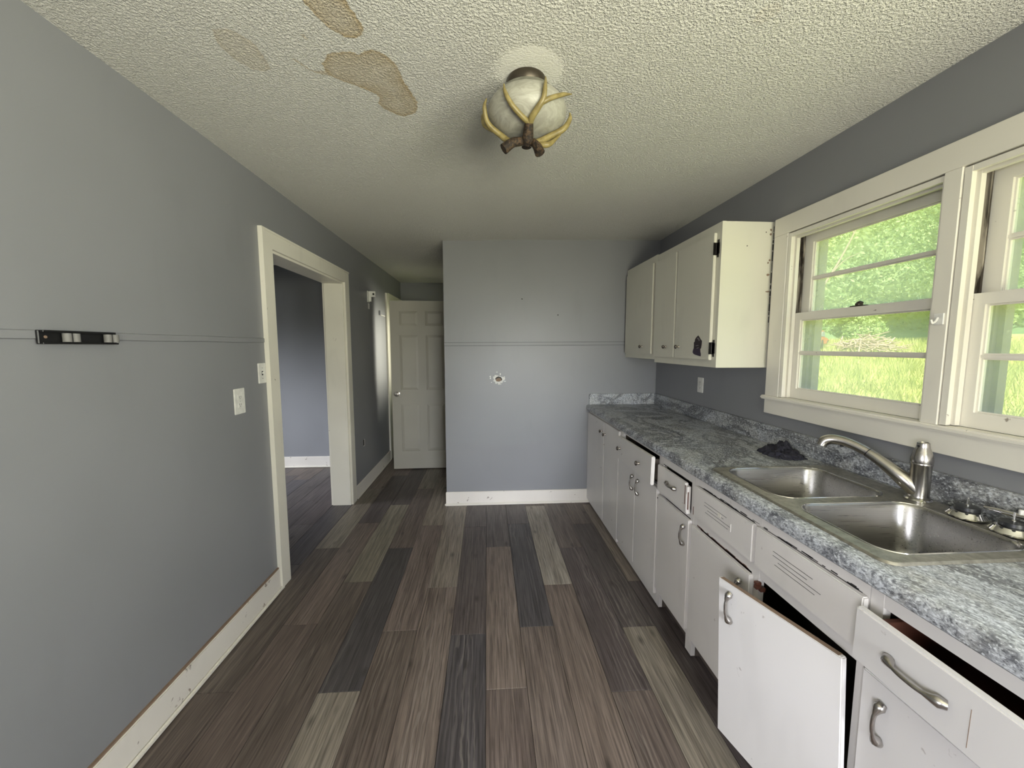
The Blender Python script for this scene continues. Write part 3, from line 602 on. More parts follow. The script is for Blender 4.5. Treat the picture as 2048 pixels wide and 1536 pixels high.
obj('bare_edge', box(DX0-0.0005, DX0+0.017, 1.6795, 1.6815, 0.712, 0.750), rust_wood, f_)
f_ = slab(S, 'false_front', 0.872, 1.268, 0.706, 0.852); slots(f_, 0.872, 1.268, 0.785, DX0)
d = slab(S, 'door', 1.286, 1.692, 0.112, 0.658); pull(d, (DX0, 1.330, 0.566))
rc = random.Random(5)
for y_a, y_b, z_, n_ in ((0.90, 1.66, 0.8545, 26), (1.30, 1.68, 0.6635, 14), (1.73, 2.04, 0.8425, 9)):
    par = Cc if y_a > 1.7 else S; cr = bmesh.new()
    for k in range(n_):
        ya_ = rc.uniform(y_a, y_b-0.045); w_ = rc.uniform(0.008, 0.045); h_ = rc.uniform(0.0006, 0.0022); zz_ = z_+rc.uniform(-0.002, 0.002)
        bm_box(cr, FX-0.0006, FX+0.001, ya_, ya_+w_, zz_-h_, zz_+h_)
    obj('paint_crack', cr, rust_wood if z_ < 0.7 else slot_m, par, kind='stuff')
# door hanging open on the near side
hd = bpy.data.objects.new('open_door', None); C.objects.link(hd); hd.parent = S; WORLD[hd] = Vector()
hd.location = Vector((0.936, 0.872, 0.395))-WORLD[S]; hd.rotation_euler = (math.radians(-3.0), 0, math.radians(12.0))
f_ = obj('door_slab', box(-0.018, 0.0, 0.0, 0.412, -0.285, 0.285, 0.003, 2), cab_near, hd, local=True)
pull(hd, (-0.018, 0.355, 0.205), True, 0.105, world=False)
obj('bare_top_edge', box(-0.0165, -0.0015, 0.01, 0.405, 0.2846, 0.2856), bare_wood, hd, local=True)
obj('hinge', boxes([(-0.010, 0.002, -0.003, 0.0, -0.03, -0.022)]), bronze, hd, local=True)
obj('broken_hinge', boxes([(0.950, 0.968, 1.252, 1.266, 0.640, 0.650), (0.944, 0.962, 1.244, 1.258, 0.630, 0.642), (0.958, 0.975, 1.240, 1.252, 0.622, 0.636)]), rust_wood, S)
G = unit(0.40, 0.870, 'nearest base cabinet with a drawer pulled out above a plain door', [(0.838, 0.870, 0.01, CT-0.002), (0.40, 0.43, 0.01, CT-0.002)], [(0.43, 0.838, 0.848, CT-0.002), (0.43, 0.838, 0.672, 0.700), (0.43, 0.838, 0.085, 0.125)])
dr = bpy.data.objects.new('drawer', None); C.objects.link(dr); dr.parent = G; WORLD[dr] = Vector()
dr.location = Vector((0.908, 0.630, 0.781))-WORLD[G]; dr.rotation_euler = (math.radians(0.8), 0, math.radians(-1.0))
f_ = obj('drawer_front', box(-0.010, 0.010, -0.218, 0.218, -0.068, 0.068, 0.004, 2), cab_near, dr, local=True)
pull(dr, (-0.010, 0.072, 0.004), False, 0.118, world=False)
obj('crack', box(-0.0103, -0.0096, -0.0205, -0.0195, -0.05, 0.03), bare_wood, f_, local=True)
obj('drawer_box', boxes([(0.010, 0.45, -0.19, -0.178, -0.055, 0.05), (0.010, 0.45, 0.178, 0.19, -0.055, 0.05), (0.44, 0.45, -0.178, 0.178, -0.055, 0.05), (0.010, 0.45, -0.178, 0.178, -0.06, -0.055)]), rust_wood, dr, local=True)
obj('end_panel', box(FX+0.0205, 1.586, 0.388, 0.3995, 0.0, CT-0.002), cab_w, G)
d = slab(G, 'door', 0.405, 0.858, 0.115, 0.676, cab_near); pull(d, (DX0, 0.800, 0.578), True, 0.105)

# ------------------------------------------------------------------ worktop with splashes
WZ = 0.945
t = thing('countertop', (1.26, 2.0, CT), 'grey granite-look laminate countertop along the right wall', 'countertop')
xf = 0.931
front = [(xf+0.006, CT+0.001), (xf+0.001, CT+0.006), (xf, CT+0.018), (xf+0.001, WZ-0.016), (xf+0.006, WZ-0.006), (xf+0.014, WZ-0.001), (xf+0.024, WZ)]
def strip(bm, xback, y0, y1, lead=True):
    poly = (front if lead else [(xback[0], CT+0.001), (xback[0], WZ)])
    xb = xback if not isinstance(xback, tuple) else xback[1]
    poly = poly+[(xb, WZ), (xb, CT+0.001)]; prism(bm, poly, y0, y1, True)
bm = bmesh.new(); strip(bm, R-0.002, 1.612, D-0.002); strip(bm, R-0.002, 0.375, 0.868); strip(bm, 1.002, 0.868, 1.612); strip(bm, (1.530, R-0.002), 0.868, 1.612, False)
obj('worktop', bm, laminate, t, True)
obj('backsplash', box(R-0.021, R-0.001, 0.375, D-0.021, WZ, 1.046, 0.003, 2), laminate, t); obj('end_splash', box(0.960, R-0.001, D-0.021, D-0.001, WZ, 1.046, 0.003, 2), laminate, t)
obj('end_cap', box(0.955, 0.961, D-0.021, D-0.001, WZ-0.03, 1.040), laminate, t)

# ------------------------------------------------------------------ sink
t = thing('sink', (1.265, 1.24, WZ), 'double-bowl stainless steel sink set in the countertop', 'sink')
def rrect(x0, x1, y0, y1, r, z, n=6):
    pts = []
    for cx_, cy_, a0 in ((x1-r, y1-r, 0), (x0+r, y1-r, 90), (x0+r, y0+r, 180), (x1-r, y0+r, 270)):
        for k in range(n+1):
            a = math.radians(a0+90*k/n); pts.append((cx_+r*math.cos(a), cy_+r*math.sin(a), z))
    return pts
SX0, SX1, SY0, SY1 = 0.984, 1.548, 0.850, 1.632
bowls = [(1.032, 1.452, 1.268, 1.606), (1.032, 1.452, 0.892, 1.216)]
bm = bmesh.new(); zt = WZ+0.0065
def loop(pts):
    vs = [bm.verts.new(p) for p in pts]; return vs, [bm.edges.new((vs[i], vs[(i+1)%len(vs)])) for i in range(len(vs))]
ov, oe = loop(rrect(SX0+0.006, SX1-0.006, SY0+0.006, SY1-0.006, 0.03, zt)); ed = list(oe); hv = []
for q in bowls:
    v_, e_ = loop(rrect(*q, 0.065, zt-0.001)); ed += e_; hv.append(v_)
bmesh.ops.triangle_fill(bm, use_beauty=True, use_dissolve=False, edges=ed)
low = [bm.verts.new(p) for p in rrect(SX0, SX1, SY0, SY1, 0.036, WZ+0.0005)]
for k in range(len(ov)): bm.faces.new((ov[k], ov[(k+1)%len(ov)], low[(k+1)%len(ov)], low[k]))
bmesh.ops.recalc_face_normals(bm, faces=bm.faces)
obj('deck', bm, steel_deck, t, True)
for q in bowls:
    bm = bmesh.new(); rings = []
    for ins, z, r in ((0, zt-0.001, 0.065), (0.003, zt-0.004, 0.064), (0.006, zt-0.010, 0.064), (0.014, zt-0.150, 0.062), (0.022, zt-0.172, 0.060), (0.045, zt-0.180, 0.05), (0.12, zt-0.183, 0.04)):
        rings.append([bm.verts.new(p) for p in rrect(q[0]+ins, q[1]-ins, q[2]+ins, q[3]-ins, r, z, 8)])
    for a, c in zip(rings, rings[1:]):
        n = len(a)
        for k in range(n): bm.faces.new((a[k], a[(k+1)%n], c[(k+1)%n], c[k]))
    bm.faces.new(rings[-1]); bmesh.ops.recalc_face_normals(bm, faces=bm.faces); bmesh.ops.reverse_faces(bm, faces=bm.faces)
    o = obj('bowl', bm, stainless, t, True)
    rp = rrect(q[0]-0.001, q[1]+0.001, q[2]-0.001, q[3]+0.001, 0.066, zt-0.0006, 8); obj('rolled_rim', tube(bmesh.new(), rp+rp[:1], 0.0021, 6), chrome, o, True)
    cxm, cym = (q[0]+q[1])/2, (q[2]+q[3])/2
    obj('drain', lathe([(0.052, 0.002), (0.050, 0.004), (0.040, 0.003), (0.034, -0.006), (0.0, -0.008)], 'Z', (cxm, cym, zt-0.183), 24), chrome, o, True)

# ------------------------------------------------------------------ faucet
fx, fy, fz = 1.500, 1.225, zt
t = thing('faucet', (fx, fy, fz), 'brushed nickel single-post faucet with its spout turned to the far bowl', 'faucet')
obj('base_ring', lathe([(0.036, 0), (0.036, 0.004), (0.031, 0.008), (0.031, 0.014), (0.0, 0.014)], 'Z', (fx, fy, fz), 28), chrome, t, True)
obj('body', lathe([(0.0290, 0.012), (0.0275, 0.02), (0.0275, 0.124), (0.0295, 0.128), (0.0295, 0.131), (0.0285, 0.134)], 'Z', (fx, fy, fz), 28), nickel, t, True)
obj('cap', lathe([(0.0290, 0.134), (0.0300, 0.140), (0.0290, 0.152), (0.0235, 0.172), (0.0180, 0.186), (0.0165, 0.198), (0.0165, 0.203), (0.0130, 0.205), (0.0115, 0.200), (0.0, 0.199)], 'Z', (fx, fy, fz), 28), nickel, t, True)
obj('set_screw', lathe([(0.004, 0), (0.004, 0.002), (0, 0.002)], 'X', (fx-0.0165, fy, fz+0.192), 10, -1), slot_m, t)
sp = [(fx-0.004, fy+0.004, fz+0.030), (fx-0.030, fy+0.034, fz+0.070), (fx-0.052, fy+0.085, fz+0.110), (fx-0.070, fy+0.135, fz+0.140), (fx-0.094, fy+0.185, fz+0.160), (fx-0.118, fy+0.222, fz+0.164), (fx-0.138, fy+0.240, fz+0.154), (fx-0.148, fy+0.244, fz+0.134)]
pth = smooth_path(sp, 5); cut = 15
rad = interp([0.026, 0.025, 0.0195, 0.0175, 0.0180, 0.0195, 0.0200, 0.0180], len(pth))
obj('spout_arm', tube(bmesh.new(), pth[:cut], rad[:cut], 18), nickel, t, True)
obj('spout_joint', tube(bmesh.new(), pth[cut-1:cut+1], [rad[cut]*0.93]*2, 18), slot_m, t, True)
obj('spray_head', tube(bmesh.new(), pth[cut-1:][1:] if False else [pth[cut-1]*0.75+pth[cut]*0.25]+pth[cut:], [rad[cut]]+rad[cut:], 18), nickel, t, True)
obj('spray_button', box(fx-0.108, fx-0.094, fy+0.196, fy+0.206, fz+0.138, fz+0.146, 0.003), rubber, t)

# ------------------------------------------------------------------ strainers, loose lever and bits on the sink deck
def strainer(c, label):
    t = thing('sink_strainer', (*c, zt), label, 'strainer', 'loose sink strainers on the sink deck')
    obj('rim', lathe([(0.020, 0.002), (0.038, 0.0), (0.046, 0.004), (0.047, 0.008), (0.044, 0.011), (0.036, 0.022), (0.028, 0.024), (0.0, 0.024)], 'Z', (*c, zt), 32), chrome, t, True)
    obj('stopper', lathe([(0.026, 0.022), (0.029, 0.026), (0.028, 0.036), (0.010, 0.038), (0.0, 0.038)], 'Z', (*c, zt), 28), rubber, t, True)
    obj('post', lathe([(0.0050, 0.037), (0.0050, 0.040), (0.0024, 0.042), (0.0024, 0.064), (0.0, 0.065)], 'Z', (*c, zt), 12), chrome, t, True)
    for k in range(10):
        a = 2*PI*k/10; p = (c[0]+0.0365*math.cos(a), c[1]+0.0365*math.sin(a), zt+0.0205)
        obj('drain_hole', lathe([(0.0040, 0), (0.0040, 0.0016), (0.0, 0.0017)], 'Z', p, 8), slot_m, t)
strainer((1.498, 1.085), 'chrome and black sink strainer nearest the faucet')
strainer((1.495, 0.975), 'chrome and black sink strainer at the right picture edge')
t = thing('faucet_lever', (1.536, 1.0, zt+0.034), 'loose chrome faucet lever lying across the strainers', 'faucet handle')
obj('lever', tube(bmesh.new(), smooth_path([(1.520, 1.060, zt+0.043), (1.527, 1.02, zt+0.045), (1.533, 0.96, zt+0.0465), (1.538, 0.915, zt+0.046)], 4), interp([0.005, 0.0075, 0.0085, 0.0085], 13), 12), chrome, t, True)
obj('collar', lathe([(0.013, -0.01), (0.014, 0.0), (0.013, 0.016), (0.0, 0.017)], 'Y', (1.539, 0.905, zt+0.046), 18, -1), black_iron, t, True)
obj('peg', lathe([(0.006, 0.0), (0.006, 0.012), (0.004, 0.014), (0, 0.014)], 'Z', (1.531, 0.985, zt+0.052), 12), plastic_w, t, True)
t = thing('bottle_cap', (1.462, 0.905, zt), 'small dark cap beside the strainer at the right picture edge', 'cap')
obj('shell', lathe([(0.0, 0.0), (0.017, 0.0), (0.018, 0.003), (0.016, 0.011), (0.0, 0.012)], 'Z', (1.462, 0.905, zt), 20), rubber, t, True); obj('rim', lathe([(0.0185, 0.0), (0.0195, 0.002), (0.0185, 0.004)], 'Z', (1.462, 0.905, zt), 20), chrome, t, True)

# ------------------------------------------------------------------ crumpled rag
n = 44; bm = bmesh.new(); grid = []
from mathutils import noise as mn
for i in range(n):
    row = []
    for j in range(n):
        u, w = i/(n-1)*2-1, j/(n-1)*2-1
        s = max(abs(u), abs(w)); q = math.hypot(u, w) or 1e-6; u2_, w2_ = u*s/q, w*s/q
        edge = 1+0.16*mn.noise((u*2.3, w*2.3, 3.1))+0.10*mn.noise((u*6, w*6, 9.0))
        rr = s; x = 1.470+0.086*u2_*edge+0.010*mn.noise((u*5, w*5, 1)); y = 1.828+0.112*w2_*edge+0.012*mn.noise((u*5, w*5, 5))
        fold = abs(mn.noise((u*2.6+4, w*2.6, 0.3)))*0.038+abs(mn.noise((u*6.5, w*6.5, 2.2)))*0.020
        hgt = (1-rr**3)*(0.014+fold)+max(0, 0.030*math.exp(-((u-0.55)**2+(w-0.45)**2)/0.16))+0.004*(mn.noise((u*14, w*14, 7))+0.5)
        row.append(bm.verts.new((min(x, R-0.030), y, WZ+0.002+max(0, hgt))))
    grid.append(row)
for i in range(n-1):
    for j in range(n-1): bm.faces.new((grid[i][j], grid[i+1][j], grid[i+1][j+1], grid[i][j+1]))
ext = bmesh.ops.extrude_edge_only(bm, edges=[e for e in bm.edges if e.is_boundary])
for v_ in ext['geom']:
    if isinstance(v_, bmesh.types.BMVert): v_.co.z = WZ+0.0005
bmesh.ops.recalc_face_normals(bm, faces=bm.faces)
tag(obj('rag', bm, cloth_m, None, True), 'crumpled dark navy rag lying on the countertop behind the sink', 'rag')

# ------------------------------------------------------------------ wall cabinets
UX = 1.292; UTOP = 2.170
def upper(y0, y1, z0, z1, label, stiles):
    t = thing('wall_cabinet', (1.45, (y0+y1)/2, z0), label, 'cabinet', 'painted wall cabinets beside the window')
    obj('carcass', boxes([(UX+0.02, R-0.001, y0, y0+0.018, z0, z1), (UX+0.02, R-0.001, y1-0.018, y1, z0, z1), (UX+0.02, R-0.001, y0+0.018, y1-0.018, z0+0.012, z0+0.030), (UX+0.02, R-0.001, y0+0.018, y1-0.018, z1-0.018, z1), (R-0.012, R-0.001, y0+0.018, y1-0.018, z0+0.03, z1-0.018)]), cab_up, t)
    obj('face_frame', boxes([(UX, UX+0.02, y0, y1, z0, z0+0.055), (UX, UX+0.02, y0, y1, z1-0.075, z1)]+[(UX, UX+0.02, a, c, z0+0.055, z1-0.075) for a, c in stiles]), cab_up, t)
    return t
u1 = upper(2.944, D-0.003, 1.388, UTOP+0.008, 'far single-door wall cabinet against the back wall', [(2.944, 2.99), (3.50, D-0.003)])
d = obj('door', box(UX-0.018, UX-0.0005, 2.978, 3.552, 1.428, 2.122, 0.0025, 2), cab_up, u1); knob(d, (UX-0.018, 3.150, 1.486), 0.013)
u2 = upper(2.132, 2.942, 1.366, UTOP, 'near double-door wall cabinet with a torn sticker beside the window', [(2.132, 2.19), (2.58, 2.64), (2.91, 2.942)])
d = obj('door', box(UX-0.018, UX-0.0005, 2.606, 2.934, 1.412, 2.118, 0.0025, 2), cab_up, u2); knob(d, (UX-0.018, 2.718, 1.484), 0.013)
d = obj('door', box(UX-0.018, UX-0.0005, 2.172, 2.588, 1.408, 2.118, 0.0025, 2), cab_up, u2); knob(d, (UX-0.018, 2.532, 1.484), 0.013)
for z in (1.475, 2.03):
    h_ = obj('hinge', boxes([(UX-0.0215, UX+0.001, 2.1685, 2.1725, z-0.034, z+0.034), (UX-0.004, UX-0.001, 2.145, 2.1685, z-0.030, z+0.030), (UX-0.004, UX-0.001, 2.150, 2.163, z-0.048, z+0.048)]), black_iron, u2)
    obj('hinge_barrel', tube(bmesh.new(), [(UX-0.008, 2.168, z-0.030), (UX-0.008, 2.168, z+0.030)], 0.0055, 10), black_iron, h_, True)
obj('side_trim', boxes([(UX, UX+0.022, 2.129, 2.132, 1.366, UTOP), (R-0.010, R-0.001, 2.1295, 2.132, 1.366, UTOP)]), cab_up, u2)
rc = random.Random(9)
for x_, z_, w_, h_ in ((1.572, 2.128, 0.006, 0.008), (1.572, 2.104, 0.008, 0.007), (1.574, 1.965, 0.006, 0.007), (1.566, 1.950, 0.005, 0.006), (1.570, 1.885, 0.013, 0.008), (1.572, 1.792, 0.014, 0.006), (1.44, 2.04, 0.004, 0.004), (1.545, 2.115, 0.004, 0.004)):
    b_ = bmesh.new(); p_ = []
    for k in range(7):
        a_ = 2*PI*k/7; q_ = rc.uniform(0.6, 1.1); p_.append(((x_+w_*q_*math.cos(a_)), z_+h_*q_*math.sin(a_)))
    prism(b_, p_, 2.1305, 2.1325); obj('paint_chip', b_, bare_wood if h_ > 0.005 else inside_m, u2)
b_ = bmesh.new(); z_ = 1.62
while z_ < 2.15:
    l_ = rc.uniform(0.015, 0.06); w_ = rc.uniform(0.0008, 0.003); bm_box(b_, R-0.006-w_, R-0.005+w_, 2.1290, 2.1325, z_, min(z_+l_, 2.165)); z_ += l_+rc.uniform(0.0, 0.012)
obj('caulk_gap', b_, slot_m, u2, kind='stuff')
# torn sticker: house-shaped outline over ragged dark bands
bm = bmesh.new(); sx = UX-0.0186
def sticker_poly(pts, th=0.0005):
    b_ = bmesh.new(); a = [b_.verts.new((sx, y, z)) for y, z in pts]; c_ = [b_.verts.new((sx-th, y, z)) for y, z in pts]; k_ = len(pts)
    b_.faces.new(a); b_.faces.new(c_)
    for i in range(k_): b_.faces.new((a[i], a[(i+1)%k_], c_[(i+1)%k_], c_[i]))
    bmesh.ops.recalc_face_normals(b_, faces=b_.faces); return b_
yc, zc = 2.298, 1.490; sc = 0.00118
def sp_(px, py): return (yc-(px-585)*sc*0.19, zc-(py-750)*sc*0.118)
sticker_dark = plain('sticker_dark', (0.022, 0.013, 0.016), 0.5); sticker_pur = plain('sticker_purple', (0.035, 0.022, 0.045), 0.5); sticker_grey = plain('sticker_grey', (0.22, 0.20, 0.21), 0.5)
t = thing('sticker', (sx, yc, 1.44), 'torn dark sticker on the wall cabinet door nearest the window', 'sticker')
obj('upper_piece', sticker_poly([sp_(*q) for q in ((605,300),(660,360),(740,480),(800,540),(795,700),(770,860),(730,880),(400,860),(405,700),(395,610),(445,560),(450,470),(500,390))]), sticker_dark, t)
obj('lower_piece', sticker_poly([sp_(*q) for q in ((405,850),(735,870),(745,1010),(775,1100),(770,1200),(700,1190),(520,1150),(410,1110),(355,1040),(365,950))], 0.0007), sticker_pur, t)
obj('worn_patch', sticker_poly([sp_(*q) for q in ((590,390),(640,420),(700,520),(650,540),(610,470),(550,440))], 0.0008), sticker_grey, t); obj('worn_patch', sticker_poly([sp_(*q) for q in ((490,740),(640,715),(650,745),(500,765))], 0.0008), sticker_grey, t)
obj('worn_patch', sticker_poly([sp_(*q) for q in ((540,850),(650,815),(680,830),(570,875))], 0.0009), sticker_grey, t)

# ------------------------------------------------------------------ ceiling lamp with antlers
lx, ly = 0.148, 1.482
t = thing('ceiling_light', (lx, ly, H), 'round alabaster glass ceiling light cradled by brown-based antlers', 'ceiling light')
obj('canopy', lathe([(0.0, 0.0), (0.068, 0.0), (0.071, -0.006), (0.070, -0.020), (0.064, -0.034), (0.050, -0.046), (0.0, -0.052)], 'Z', (lx, ly+0.014, H), 36), bronze, t, True)
prof = []
for k in range(25):
    a = PI*k/24; prof.append((max(0.0, 0.141*math.sin(a)**0.82), 0.070*math.cos(a) if a < PI/2 else 0.080*math.cos(a)))
prof[0] = (0.052, 0.070); prof[1] = (0.075, 0.0692); prof[2] = (0.094, 0.0660)
obj('globe', lathe(prof, 'Z', (lx, ly, 2.318), 40), globe_m, t, True)
bx_, bz = (lx, ly-0.030), 2.216
def antler(name_, pts, rr, parent, mat=antler_m):
    p = smooth_path(pts, 5); return obj(name_, tube(bmesh.new(), p, interp(rr, len(p)), 10), mat, parent, True)
g = 0.148
def on_globe(az, el, k=1.06):
    """point hugging the globe: azimuth from -Y (toward the camera), elevation from its centre"""
    a, e = math.radians(az), math.radians(el); rz = 0.070 if e > 0 else 0.080
    return (lx+0.141*k*math.cos(e)**0.82*math.sin(a), ly-0.141*k*math.cos(e)**0.82*math.cos(a), 2.318+rz*k*math.sin(e))
# front antler: beam with a forked tine and a long left tine
a1 = antler('antler', [on_globe(0, -78, 1.14), on_globe(3, -55, 1.10), on_globe(10, -38, 1.09), on_globe(16, -20, 1.09), on_globe(17, 5, 1.10), on_globe(21, 34, 1.13)], [0.012, 0.011, 0.0105, 0.009, 0.0065, 0.002], t)
antler('tine', [on_globe(14, -28, 1.09), on_globe(26, -16, 1.10), on_globe(42, -2, 1.14), on_globe(58, 12, 1.22)], [0.0085, 0.008, 0.007, 0.002], a1)
antler('tine', [on_globe(2, -62, 1.12), on_globe(-16, -48, 1.11), on_globe(-27, -28, 1.10), on_globe(-33, -5, 1.10), on_globe(-35, 14, 1.11)], [0.0095, 0.009, 0.0085, 0.0065, 0.002], a1)
antler('burr', [on_globe(0, -60, 1.10), (lx-0.002, ly-0.052, 2.205), (lx-0.004, ly-0.040, 2.190)], [0.014, 0.021, 0.014], a1, burr_m)
# left antler
a2 = antler('antler', [(lx+0.024, ly-0.050, 2.192), (lx+0.004, ly-0.042, 2.206), (lx-0.050, ly-0.020, 2.206), on_globe(-86, -60, 1.16), on_globe(-82, -32, 1.14), on_globe(-76, -4, 1.11), on_globe(-72, 14, 1.10)], [0.010, 0.012, 0.0115, 0.0105, 0.0095, 0.007, 0.002], t)
antler('tine', [on_globe(-86, -44, 1.15), on_globe(-96, -22, 1.16), on_globe(-100, 0, 1.14), on_globe(-101, 10, 1.13)], [0.0085, 0.0075, 0.006, 0.002], a2)
antler('burr', [(lx+0.018, ly-0.046, 2.200), (lx+0.031, ly-0.056, 2.180), (lx+0.041, ly-0.062, 2.155)], [0.013, 0.0155, 0.018], a2, burr_m)
# right antler, beam crossing below
a3 = antler('antler', [(lx-0.070, ly-0.054, 2.180), (lx-0.030, ly-0.048, 2.200), (lx+0.025, ly-0.030, 2.204), on_globe(80, -62, 1.14), on_globe(84, -36, 1.13), on_globe(86, -12, 1.12), on_globe(86, 2, 1.10)], [0.011, 0.011, 0.0115, 0.0115, 0.0105, 0.008, 0.002], t)
antler('tine', [(lx+0.030, ly-0.028, 2.202), (lx+0.062, ly-0.036, 2.196), (lx+0.084, ly-0.030, 2.206), on_globe(86, -48, 1.20)], [0.009, 0.010, 0.009, 0.003], a3)
antler('burr', [(lx-0.022, ly-0.046, 2.202), (lx-0.054, ly-0.052, 2.192), (lx-0.086, ly-0.055, 2.168)], [0.013, 0.0155, 0.018], a3, burr_m)
obj('finial', lathe([(0.0, 0.0), (0.018, 0.0), (0.018, 0.016), (0.0, 0.018)], 'Z', (lx, ly, 2.204), 18), burr_m, t, True)

# ------------------------------------------------------------------ things on the left wall
t = thing('tool_rack', (L+0.007, 1.315, 1.51), 'short black tool rack with two grey roller grips on the left wall rail', 'rack')
obj('back_bar', box(L+0.007, L+0.016, 1.196, 1.432, 1.4915, 1.5315, 0.002), black_p, t); obj('top_lip', box(L+0.016, L+0.026, 1.200, 1.420, 1.5255, 1.5315, 0.001), black_p, t); obj('bottom_lip', box(L+0.016, L+0.024, 1.200, 1.430, 1.4915, 1.4965, 0.001), black_p, t)
obj('screw', lathe([(0.0045, 0), (0.004, 0.0015), (0, 0.002)], 'X', (L+0.016, 1.214, 1.512), 12), bare_wood, t, True)
for y in (1.275, 1.402):
    for dy in (-0.0125, 0.0125):
        o = obj('roller', tube(bmesh.new(), [(L+0.026, y+dy, 1.498), (L+0.026, y+dy, 1.524)], 0.0105, 14), grey_rub, t, True)
    obj('roller_arm', box(L+0.016, L+0.028, y-0.003, y+0.003, 1.4965, 1.526), black_p, t)
def plate(name, x, s, y, z, label, cat, kind, w=0.078, h=0.122):
    """s = +1 faces +X (left wall), -1 faces -X"""
    t = thing(name, (x, y, z), label, cat)
    bx2 = lambda a, c, y0, y1, z0, z1: box(x+s*a, x+s*c, y0, y1, z0, z1)
    obj('cover_plate', box(min(x, x+s*0.006), max(x, x+s*0.006), y-w/2, y+w/2, z-h/2, z+h/2, 0.0022, 2), plastic_w, t)
    if kind == 'outlet':
        for dz in (-0.0195, 0.0195):
            o = obj('receptacle', boxes([(min(x+s*0.006, x+s*0.0072), max(x+s*0.006, x+s*0.0072), y-0.0165, y+0.0165, z+dz-0.013, z+dz+0.013)]), plastic_w, t)
            for dy in (-0.0065, 0.0065): obj('slot', bx2(0.007, 0.0076, y+dy-0.0012, y+dy+0.0012, z+dz-0.001, z+dz+0.0075), slot_m, o)
            obj('slot', bx2(0.007, 0.0076, y-0.0022, y+0.0022, z+dz-0.0085, z+dz-0.0045), slot_m, o)
        obj('screw', bx2(0.006, 0.0072, y-0.002, y+0.002, z-0.002, z+0.002), nickel, t)
    else:
        obj('toggle_bezel', bx2(0.006, 0.0068, y-0.006, y+0.006, z-0.012, z+0.012), slot_m, t)
        obj('toggle', tube(bmesh.new(), [(x+s*0.006, y, z), (x+s*0.016, y, z+0.007)], [0.0048, 0.0040], 8), plastic_w, t, True)
        for dz in (-0.03, 0.03): obj('screw', bx2(0.006, 0.0070, y-0.002, y+0.002, z+dz-0.002, z+dz+0.002), nickel, t)
    return t
plate('wall_outlet', L, 1, 2.090, 1.203, 'white electrical outlet on the left wall, lower than the switch', 'outlet', 'outlet', 0.086, 0.132)
plate('light_switch', L, 1, 2.306, 1.334, 'white light switch right beside the opening casing', 'switch', 'switch', 0.072, 0.114)
plate('wall_outlet', R, -1, 2.803, 1.200, 'white electrical outlet above the countertop under the wall cabinets', 'outlet', 'outlet', 0.074, 0.112)
t = thing('wall_bracket', (L, 4.44, 2.02), 'small white curtain bracket high on the hall wall', 'bracket')
obj('mount', box(L, L+0.006, 4.36, 4.43, 1.965, 2.085, 0.001), plastic_w, t); obj('arm', boxes([(L+0.006, L+0.075, 4.405, 4.417, 2.025, 2.085), (L+0.006, L+0.030, 4.405, 4.417, 1.975, 2.025)]), plastic_w, t)
obj('rod_hole', lathe([(0.011, 0), (0.011, 0.001), (0, 0.001)], 'Y', (L+0.055, 4.405, 2.055), 14, -1), slot_m, t); obj('spackle_patch', box(L, L+0.0008, 4.385, 4.435, 1.895, 1.955), patch_w, t)
t = thing('door_chime', (L, 4.9, 1.89), 'tiny white box on the hall wall below the bracket', 'wall box')
obj('housing', box(L, L+0.018, 4.80, 5.02, 1.862, 1.915, 0.004, 2), wall_grey, t); obj('lower_edge', box(L+0.001, L+0.019, 4.84, 5.02, 1.860, 1.868), plastic_w, t)
t = thing('cable_plate', (L, 4.07, 0.49), 'little cable hole with a white rim low on the hall wall', 'cable outlet')
obj('hole', box(L, L+0.002, 4.055, 4.085, 0.46, 0.522), slot_m, t); obj('rim', boxes([(L, L+0.003, 4.085, 4.10, 0.455, 0.525), (L, L+0.003, 4.055, 4.085, 0.455, 0.462)]), patch_w, t)

# hole broken in the back wall: dark pocket, lath behind, chipped plaster around it
t = thing('trim_5', (0.105, D, 1.186), 'hole broken through the back wall plaster', 'wall hole', kind='structure')
def blob(cx_, cz_, rx, rz, y, n=14, j=0.25, th=0.001):
    b_ = bmesh.new(); f0, f1 = [], []
    for k in range(n):
        a = 2*PI*k/n; q = 1+random.uniform(-j, j); f0.append(b_.verts.new((cx_+rx*q*math.cos(a), y, cz_+rz*q*math.sin(a)))); f1.append(b_.verts.new((f0[-1].co.x, y+th, f0[-1].co.z)))
    b_.faces.new(f0)
    for k in range(n): b_.faces.new((f0[k], f0[(k+1)%n], f1[(k+1)%n], f1[k]))
    bmesh.ops.recalc_face_normals(b_, faces=b_.faces); return b_
obj('broken_plaster', blob(0.108, 1.184, 0.048, 0.042, D-0.0012, 20, 0.28), patch_w, t); obj('pocket', blob(0.106, 1.188, 0.030, 0.024, D-0.0022, 16, 0.15), slot_m, t); obj('lath', blob(0.106, 1.181, 0.026, 0.017, D-0.0030, 12, 0.12), bare_wood, t)
for cx_, cz_, rx, rz in ((0.030,1.212,0.006,0.005),(0.031,1.197,0.005,0.009),(0.062,1.208,0.007,0.005),(0.075,1.220,0.007,0.004),(0.085,1.209,0.009,0.004),(0.122,1.234,0.006,0.011),(0.160,1.208,0.009,0.004),(0.162,1.167,0.010,0.004),(0.118,1.142,0.017,0.006),(0.085,1.149,0.009,0.004),(0.040,1.158,0.005,0.004),(0.090,1.252,0.007,0.003)):
    obj('paint_chip', blob(cx_, cz_, rx, rz, D-0.0008, 9, 0.35, 0.0007), patch_w, t)
